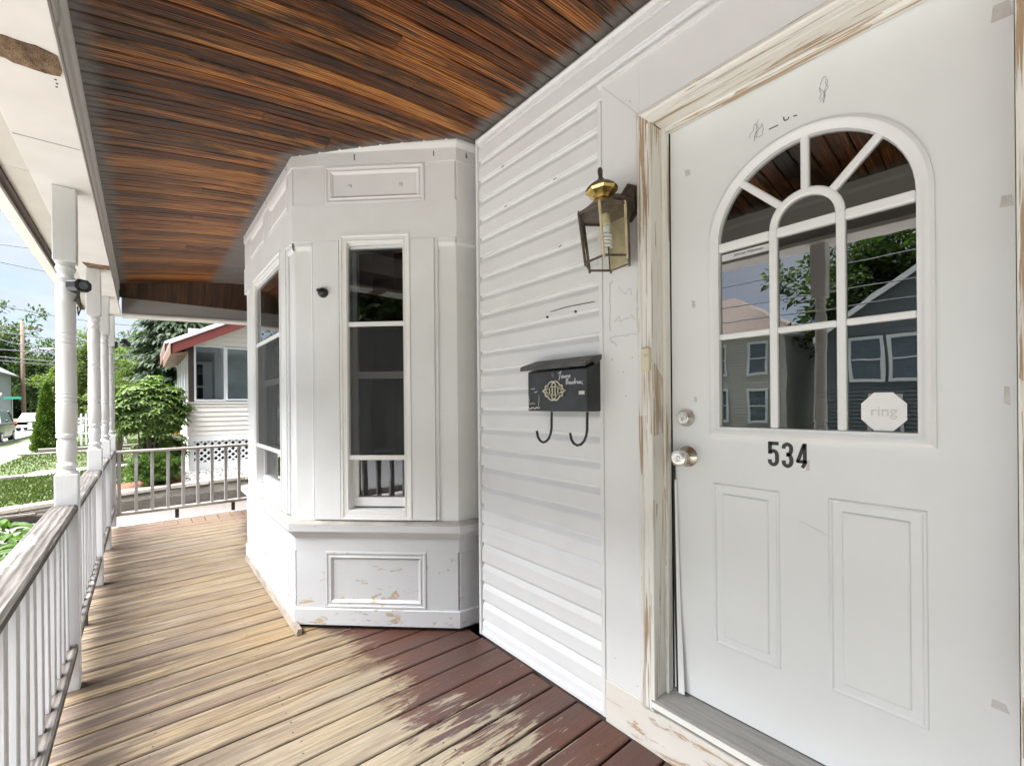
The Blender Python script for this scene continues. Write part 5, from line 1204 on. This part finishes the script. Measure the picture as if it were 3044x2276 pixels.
# side wall with tall windows
FS = Face((.735, YN+.02), (0, 1), (-1, 0))
m = MB(); FS.box(m, 0, 3.6, -.3, 1.30, -.06, 0); m.build('side_wall', M_CREAM, nh); m = MB(); FS.box(m, 0, 3.6, 2.50, 2.62, -.06, 0); m.build('side_header', M_BRN, nh)
for k in range(4):
    m = MB(); FS.ring(m, .06+.87*k, .9+.87*k, 1.32, 2.46, [(0, -.03), (0, .012), (.05, .012), (.055, -.02)]); wn = m.build('window', M_NWHT, nh)
    MB().poly([FS.at(a, b, -.01) for a, b in ((.11+.87*k, 1.37), (.85+.87*k, 1.37), (.85+.87*k, 2.41), (.11+.87*k, 2.41))]).build('pane', M_GLN, wn, recalc=False, out=FS.n)
# roof: slope rises to the right
SL = .52; YA = 11.08; XE, ZE = .44, 2.47
def roof(xe, ze, ya, yb, xr, nm_mat, th=.05, fas=.20, rake=.20, pre=''):
    zr = ze+(xr-xe)*SL
    MB().hexa([(xe, ya, ze), (xr, ya, zr), (xr, yb, zr), (xe, yb, ze)], [(xe-.02, ya-.02, ze+th), (xr, ya-.02, zr+th), (xr, yb, zr+th), (xe-.02, yb, ze+th)]).build('roof_slope', M_SHNG, nh)
    for k in range(int((xr-xe)/.14)):       # shingle courses
        xa = xe+.14*k; za = ze+(xa-xe)*SL+th
        MB().hexa([(xa, ya-.02, za), (xa+.15, ya-.02, za+.15*SL), (xa+.15, yb, za+.15*SL), (xa, yb, za)], [(xa, ya-.02, za+.012), (xa+.15, ya-.02, za+.15*SL+.004), (xa+.15, yb, za+.15*SL+.004), (xa, yb, za+.012)]).build('shingle_course', M_SHNG, nh)
    MB().hexa([(xe, ya-.012, ze-rake), (xr, ya-.012, zr-rake), (xr, ya+.02, zr-rake), (xe, ya+.02, ze-rake)], [(xe, ya-.012, ze), (xr, ya-.012, zr), (xr, ya+.02, zr), (xe, ya+.02, ze)]).build('rake_board', M_RED, nh)
    MB().hexa([(xe-.02, ya-.03, ze-.002), (xr, ya-.03, zr-.002), (xr, ya+.02, zr-.002), (xe-.02, ya+.02, ze-.002)], [(xe-.02, ya-.03, ze+.06), (xr, ya-.03, zr+.06), (xr, ya+.02, zr+.06), (xe-.02, ya+.02, ze+.06)]).build('drip_edge', M_NWHT, nh)
    MB().hexa([(xe-.01, ya-.012, ze-fas), (xe+.02, ya-.012, ze-fas+.01), (xe+.02, yb, ze-fas+.01), (xe-.01, yb, ze-fas)], [(xe-.01, ya-.012, ze), (xe+.02, ya-.012, ze+.01), (xe+.02, yb, ze+.01), (xe-.01, yb, ze)]).build('eave_board', M_BRN, nh)
    MB().hexa([(xe+.02, ya+.02, ze-fas+.01), (xe+.28, ya+.02, ze-fas+.05), (xe+.28, yb, ze-fas+.05), (xe+.02, yb, ze-fas+.01)], [(xe+.02, ya+.02, ze-fas+.03), (xe+.28, ya+.02, ze-fas+.07), (xe+.28, yb, ze-fas+.07), (xe+.02, yb, ze-fas+.03)]).build('eave_soffit', M_BRN, nh)
roof(XE, ZE, YA, 15.2, 3.6, M_SHNG)
roof(.47, 2.90, 15.0, 19, 3.6, M_SHNG, rake=.5, fas=.3)
m = MB(); m.box(.95, 4.2, 15.2, 19, -.3, 2.95); m.build('rear_wall', M_CREAM, nh)
# orange planter by the house
pl = thing('planter', 'small orange pot behind the rhododendron beside the house', 'flower pot', (.58, 12.6, .62))
MB().lathe([(0, .05), (.09, .07), (.10, .075), (.105, .06)], (.60, 12.6, .60), n=16).build('pot', M_ORANGE, pl, smooth='auto'); MB().box(.46, .70, 12.5, 12.75, -.3, .598).build('stand', M_TIMB, pl)

# ================================================================== PICKET FENCE
pf = thing('picket_fence', 'white picket fence beyond the lawn, seen between the porch posts', 'fence', (-1.6, 27, -.45))
for z in (.08, .72): MB().bar((-2.9, 27, z), (-.6, 27, z), .03, .09).build('fence_rail', M_NWHT, pf)
for k in range(15):
    x = -2.85+.155*k; MB().sweep([[(x-.035, yy, -.45), (x+.035, yy, -.45), (x+.035, yy, .92), (x, yy, .99), (x-.035, yy, .92)] for yy in (26.96, 26.98)]).build('picket', M_NWHT, pf)
for k in range(2): MB().bar((-2.92+2.3*k, 27.06, -.5), (-2.92+2.3*k, 27.06, 1.02), .09, .09, (0, 1, 0)).build('fence_post', M_NWHT, pf)

# ================================================================== CARS
def car(label, loc, yaw, paintm, suv=False, glassm=M_CGL):
    x0, y0, z0 = loc; r = thing('parked_car', label, 'car', loc, 'cars parked along the street'); H_ = .28 if suv else 0
    ct = lambda p: p
    secs = []
    st = [(-2.25, .55, .62, .80), (-2.15, .32, .80, .86), (-1.55, .25, .92, .89), (-.6, .22, .90, .90), (.75, .22, .90, .90), (1.6, .25, .84, .88), (2.15, .34, .72, .82), (2.27, .50, .62, .72)]
    for yy, zb, zt, hw in st:
        zt += H_*.8; secs.append([(x0-hw*.92, y0+yy, z0+zb), (x0+hw*.92, y0+yy, z0+zb), (x0+hw, y0+yy, z0+zb+.15), (x0+hw, y0+yy, z0+zt-.12), (x0+hw*.88, y0+yy, z0+zt), (x0-hw*.88, y0+yy, z0+zt), (x0-hw, y0+yy, z0+zt-.12), (x0-hw, y0+yy, z0+zb+.15)])
    MB().sweep(secs).build('body', paintm, r, bev=.03)
    zt = .90+H_*.8; zr = 1.42+H_
    base = [(-.76, -1.75), (.76, -1.75), (.78, 1.05), (-.78, 1.05)]; top = [(-.60, -1.05), (.60, -1.05), (.60, .35), (-.60, .35)]
    if suv: base[0] = (-.76, -2.1); base[1] = (.76, -2.1); top[0] = (-.62, -1.8); top[1] = (.62, -1.8)
    MB().hexa([(x0+a, y0+b, z0+zt-.04) for a, b in base], [(x0+a, y0+b, z0+zr) for a, b in top]).build('glasshouse', glassm, r, bev=.03)
    MB().hexa([(x0+a*1.03, y0+b*1.02, z0+zr-.03) for a, b in top], [(x0+a*.94, y0+b*.94, z0+zr+.03) for a, b in top]).build('roof', paintm, r, bev=.02)
    for i in range(4):
        MB().bar((x0+base[i][0], y0+base[i][1], z0+zt-.05), (x0+top[i][0], y0+top[i][1], z0+zr), .07, .05).build('pillar', paintm, r)
    for sx_ in (-1, 1):
        for yy in (-1.42, 1.40):
            wl = MB().lathe([(-.11, .20), (-.11, .30), (-.09, .325), (.09, .325), (.11, .30), (.11, .20)], (x0+sx_*.80, y0+yy, z0+.325), (1, 0, 0), 20).build('wheel', M_RUB, r, smooth='auto')
            MB().lathe([(0, .20), (.02, .19), (.025, .05), (.03, 0)], (x0+sx_*.905, y0+yy, z0+.325), (sx_, 0, 0), 14, cap=False).build('rim', M_RIM, wl, smooth='auto')
        m = MB(); m.box(x0+sx_*.83-.09, x0+sx_*.83+.05, y0-2.27, y0-2.12, z0+.66+H_*.6, z0+.84+H_*.6); m.build('tail_light', M_TAIL, r, bev=.02)
        m = MB(); m.box(x0+sx_*.62-.14, x0+sx_*.62+.14, y0+2.2, y0+2.31, z0+.56, z0+.70); m.build('headlight', M_RIM, r, bev=.02)
        MB().lathe([(-.07, .02), (-.05, .06), (.05, .06), (.07, .03)], (x0+sx_*.98, y0+.75, z0+zt+.07), (0, 1, 0), 10).build('mirror', paintm, r, smooth=True)
        m = MB(); m.box(x0+sx_*.55-.1, x0+sx_*.55+.1, y0-2.29, y0-2.2, z0+.26, z0+.36); m.build('reflector', M_RUB, r)
    m = MB(); m.box(x0-.8, x0+.8, y0-2.33, y0-2.22, z0+.30, z0+.50); m.build('rear_bumper', paintm, r, bev=.03)
    m = MB(); m.box(x0-.8, x0+.8, y0+2.24, y0+2.34, z0+.28, z0+.48); m.build('front_bumper', paintm if not suv else M_RUB, r, bev=.03)
    m = MB(); m.box(x0-.16, x0+.16, y0-2.345, y0-2.331, z0+.55, z0+.66); m.build('plate', M_STICK, r)
    if yaw: r.rotation_euler[2] = yaw
    return r
car('white saloon car seen from behind beyond the cone-shaped evergreen', (-7.0, 55, GZ+.034), 0, M_CARW)
car('dark parked car at the left edge facing the porch', (-6.55, 36.2, GZ+.034), math.pi, M_CARB, True)
# ================================================================== STREET THINGS
up_ = thing('utility_pole', 'weathered wooden utility pole with cross-arm down the street', 'utility pole', (-10.9, 78, GZ))
MB().tube([(-10.9, 78, GZ), (-10.95, 78, 5), (-11.0, 78, 11.6)], [.22, .19, .15], 10).build('pole', M_POLEW, up_, smooth=True)
MB().bar((-12.7, 78, 10.75), (-9.3, 78, 10.75), .12, .12).build('cross_arm', M_POLEW, up_)
for x in (-12.5, -11.0, -9.5): MB().lathe([(0, .05), (.1, .09), (.2, .07), (.28, .03)], (x, 78, 10.82), n=8).build('insulator', M_RIM, up_)
MB().tube([(-10.9, 78, 7.6), (-9.8, 77.5, 8.3), (-8.4, 77, 8.4)], .05, 6).build('lamp_arm', M_RIM, up_); MB().box(-8.5, -7.7, 76.85, 77.15, 8.3, 8.45).build('lamp_head', M_RIM, up_, bev=.03)
u2 = thing('utility_pole', 'thin dark utility pole just left of the nearest porch post', 'utility pole', (-6.6, 82, GZ))
MB().tube([(-6.6, 82, GZ), (-6.6, 82, 7.6)], [.2, .15], 8).build('pole', M_POLEW, u2, smooth=True); MB().bar((-8.6, 82, 7.6), (-6.4, 82, 7.6), .1, .1).build('cross_arm', M_POLEW, u2)
sg_ = thing('street_sign', 'green street name sign on a thin post', 'street sign', (-10.0, 66, GZ))
MB().tube([(-10.0, 66, GZ), (-10.0, 66, 2.35)], .03, 6).build('post', M_RIM, sg_); MB().box(-10.6, -9.4, 65.97, 66.0, 2.12, 2.35).build('sign_blade', M_GREENSIGN, sg_)
def wire(label, a, b, sag, r=.016):
    a, b = Vector(a), Vector(b); pts = [a.lerp(b, i/14)-Vector((0, 0, sag*4*(i/14)*(1-i/14))) for i in range(15)]
    o = MB().tube(pts, r, 5).build('overhead_wire', M_WIRE); tag(o, label, 'wire', 'overhead wires above the street')
def ray(px, py, Y):
    u, v = px-1522., 1199.4-py; u2_, v2_ = u*math.cos(ROLL)+v*math.sin(ROLL), -u*math.sin(ROLL)+v*math.cos(ROLL)
    d_ = dv+rv*u2_/1320+zv*v2_/1320; return CAM+d_*(Y/d_.y)
for i, (ya, yb, sg2) in enumerate(((722, 760, .1), (771, 830, .2), (896, 950, .3), (975, 1012, .3), (995, 1055, .4), (1031, 1048, .2), (1049, 1070, .3), (1064, 1086, .2))):
    lab = ('topmost overhead wire crossing the sky beside the eave', 'second wire from the top, crossing the sky left of the posts', 'long wire crossing mid-sky left of the nearest post', 'upper wire of the close pair below mid-sky',
           'lower wire of the close pair below mid-sky', 'wire just above the cross-arm of the far pole', 'wire crossing just below the cross-arm of the far pole', 'lowest wire, crossing above the far tree tops')[i]
    a, b = ray(-160, ya-(yb-ya)*.5, 40), ray(420, yb+(yb-ya)*.35, 40); wire(lab, a, b, sg2, .03)
for i, z in enumerate((4.7, 5.3, 6.2, 7.0)):
    wire(('lowest', 'second lowest', 'second highest', 'highest')[i]+' of four street wires mirrored in the door glass', (-14.6-.2*i, -60, z), (-14.6-.2*i, 33, z), .5, .022)
def bin_(label, x, y_):
    r = thing('wheelie_bin', label, 'bin', (x, y_, GZ)); MB().hexa([(x-.25, y_-.28, GZ+.06), (x+.25, y_-.28, GZ+.06), (x+.25, y_+.28, GZ+.06), (x-.25, y_+.28, GZ+.06)], [(x-.32, y_-.36, GZ+1.0), (x+.32, y_-.36, GZ+1.0), (x+.32, y_+.36, GZ+1.0), (x-.32, y_+.36, GZ+1.0)]).build('body', M_BIN, r, bev=.03)
    MB().hexa([(x-.34, y_-.4, GZ+1.0), (x+.34, y_-.4, GZ+1.0), (x+.34, y_+.36, GZ+1.0), (x-.34, y_+.36, GZ+1.0)], [(x-.30, y_-.3, GZ+1.08), (x+.30, y_-.3, GZ+1.08), (x+.30, y_+.32, GZ+1.12), (x-.30, y_+.32, GZ+1.12)]).build('lid', M_BIN, r, bev=.02)
    for s in (-1, 1): MB().lathe([(-.03, .1), (.03, .1)], (x+s*.28, y_+.3, GZ+.1), (1, 0, 0), 10).build('wheel', M_RUB, r)
bin_('dark green wheelie bin right of the grey house porch', -8.9, 64); bin_('dark green wheelie bin at the left edge by the grey house', -10.9, 65)
# houses down and across the street
def house(label, x0, x1, y0, y1, zt, siding, roofm, ridge='y', rh=2.6, front='+x', wins=(), porch=False, gx_=.0):
    r = thing('house', label, 'house', ((x0+x1)/2, (y0+y1)/2, GZ), 'houses along the street')
    z = GZ; k = 0
    MB().box(x0, x1, y0, y1, GZ, zt).build('wall', siding, r)
    while z < zt-.1 and front:           # clapboards on the street face
        z2 = z+.16
        MB().sweep([[(x1+a, yy, b) for a, b in ((.001, z), (.045, z), (.004, z2), (.001, z2))] for yy in (y0, y1)]).build('clapboard', siding, r); z = z2
    o = .4
    if ridge == 'hip':
        xm, ym = (x0+x1)/2, (y0+y1)/2; q = min(x1-x0, y1-y0)/2
        b = [(x0-o, y0-o, zt), (x1+o, y0-o, zt), (x1+o, y1+o, zt), (x0-o, y1+o, zt)]; t_ = [(xm-.05, y0+q, zt+rh), (xm+.05, y0+q, zt+rh), (xm+.05, y1-q, zt+rh), (xm-.05, y1-q, zt+rh)]
        MB().hexa(b, t_).build('roof', roofm, r); MB().box(x0-o, x1+o, y0-o, y1+o, zt-.18, zt-.002).build('eave_trim', M_NWHT, r)
    elif ridge == 'x':      # gable end faces +x
        ym = (y0+y1)/2
        MB().sweep([[(xx, y0, zt), (xx, y1, zt), (xx, ym, zt+rh)] for xx in (x0, x1)]).build('gable', siding, r)
        for s in (0, 1):
            ya, yb = ((y0-o, ym) if s == 0 else (ym, y1+o)); za, zb = ((zt-rh*o/(ym-y0), zt+rh) if s == 0 else (zt+rh, zt-rh*o/(ym-y0)))
            MB().hexa([(x0-.3, ya, za), (x1+.35, ya, za), (x1+.35, yb, zb), (x0-.3, yb, zb)], [(x0-.3, ya, za+.12), (x1+.35, ya, za+.12), (x1+.35, yb, zb+.12), (x0-.3, yb, zb+.12)]).build('roof', roofm, r)
            MB().hexa([(x1+.35, ya, za-.12), (x1+.40, ya, za-.12), (x1+.40, yb, zb-.12), (x1+.35, yb, zb-.12)], [(x1+.35, ya, za+.14), (x1+.40, ya, za+.14), (x1+.40, yb, zb+.14), (x1+.35, yb, zb+.14)]).build('rake_board', M_NWHT, r)
    F = Face((x1+.045, 0), (0, 1), (1, 0))
    for a0, a1, z0, z1 in wins:
        m = MB(); F.ring(m, a0, a1, z0, z1, [(0, 0), (0, .05), (.12, .05), (.13, .01)]); wn = m.build('window', M_NWHT, r)
        MB().add([F.at(a0+.12, z0+.12, .012), F.at(a1-.12, z0+.12, .012), F.at(a1-.12, z1-.12, .012), F.at(a0+.12, z1-.12, .012)], [(0, 1, 2, 3)]).build('pane', M_CGL, wn)
        m = MB(); F.box(m, a0+.11, a1-.11, (z0+z1)/2-.03, (z0+z1)/2+.03, .013, .03); m.build('sash_rail', M_NWHT, wn)
    return r
W2 = lambda ys, z0, z1, w_=1.0: [(a, a+w_, z0, z1) for a in ys]
house('tan clapboard house with brown hip roof across the street, mirrored in the door', -30, -21.5, 8.2, 19, 4.7, M_HTAN, M_ROOFB, 'hip', 3.0, wins=W2((9.0, 11.0, 12.3, 14.4, 16.5), 2.6, 4.3)+W2((9.0, 11.0, 12.3, 14.4, 16.5), .1, 1.9))
house('grey clapboard house with gable across the street, mirrored in the door', -30, -20.5, -3.0, 6.3, 4.2, M_HGREY, M_ROOFG, 'x', 3.2, wins=[(4.2, 5.4, 2.0, 3.9), (1.4, 4.1, 2.0, 3.9), (-1.6, -.4, 2.0, 3.9), (3.6, 4.8, -.2, 1.5), (-1.6, -.2, -.2, 1.5)])
gh = house('sage grey house with white porch at the far left down the street', -22, -11.9, 68, 78, 5.2, M_HSAGE, M_ROOFG, 'y', 2.0, front=None)
# street-facing gable of that house looks back along the street
FG = Face((0, 67.98), (1, 0), (0, -1))
MB().sweep([[(-22, yy, 5.2), (-11.9, yy, 5.2), (-16.95, yy, 8.6)] for yy in (68, 78)]).build('gable', M_HSAGE, gh)
for xa, xb, za, zb in ((-22.5, -16.95, 4.9, 8.65), (-16.95, -11.3, 8.65, 4.85)):
    MB().hexa([(xa, 67.5, za), (xb, 67.5, zb), (xb, 78.3, zb), (xa, 78.3, za)], [(xa, 67.5, za+.15), (xb, 67.5, zb+.15), (xb, 78.3, zb+.15), (xa, 78.3, za+.15)]).build('roof', M_ROOFG, gh)
    MB().hexa([(xa, 67.42, za-.2), (xb, 67.42, zb-.2), (xb, 67.5, zb-.2), (xa, 67.5, za-.2)], [(xa, 67.42, za+.2), (xb, 67.42, zb+.2), (xb, 67.5, zb+.2), (xa, 67.5, za+.2)]).build('rake_board', M_NWHT, gh)
for a0 in (-13.7, -15.6):
    m = MB(); FG.ring(m, a0, a0+1.2, 2.9, 4.7, [(0, 0), (0, .06), (.14, .06), (.15, .01)]); wn = m.build('window', M_NWHT, gh)
    MB().add([FG.at(a0+.14, 3.04, .012), FG.at(a0+1.06, 3.04, .012), FG.at(a0+1.06, 4.56, .012), FG.at(a0+.14, 4.56, .012)], [(0, 1, 2, 3)]).build('pane', M_CGL, wn)
MB().hexa([(-15.5, 65.6, 2.0), (-11.0, 65.6, 2.0), (-11.0, 68, 2.55), (-15.5, 68, 2.55)], [(-15.5, 65.6, 2.2), (-11.0, 65.6, 2.2), (-11.0, 68, 2.75), (-15.5, 68, 2.75)]).build('porch_roof', M_SHNG, gh)
for x in (-11.2, -13.0, -15.2): MB().bar((x, 65.9, GZ), (x, 65.9, 2.0), .26, .26, (0, 1, 0)).build('porch_column', M_NWHT, gh)
m = MB(); FG.ring(m, -14.6, -13.4, .2, 1.6, [(0, 0), (0, .06), (.14, .06), (.15, .01)]); wn = m.build('window', M_NWHT, gh)
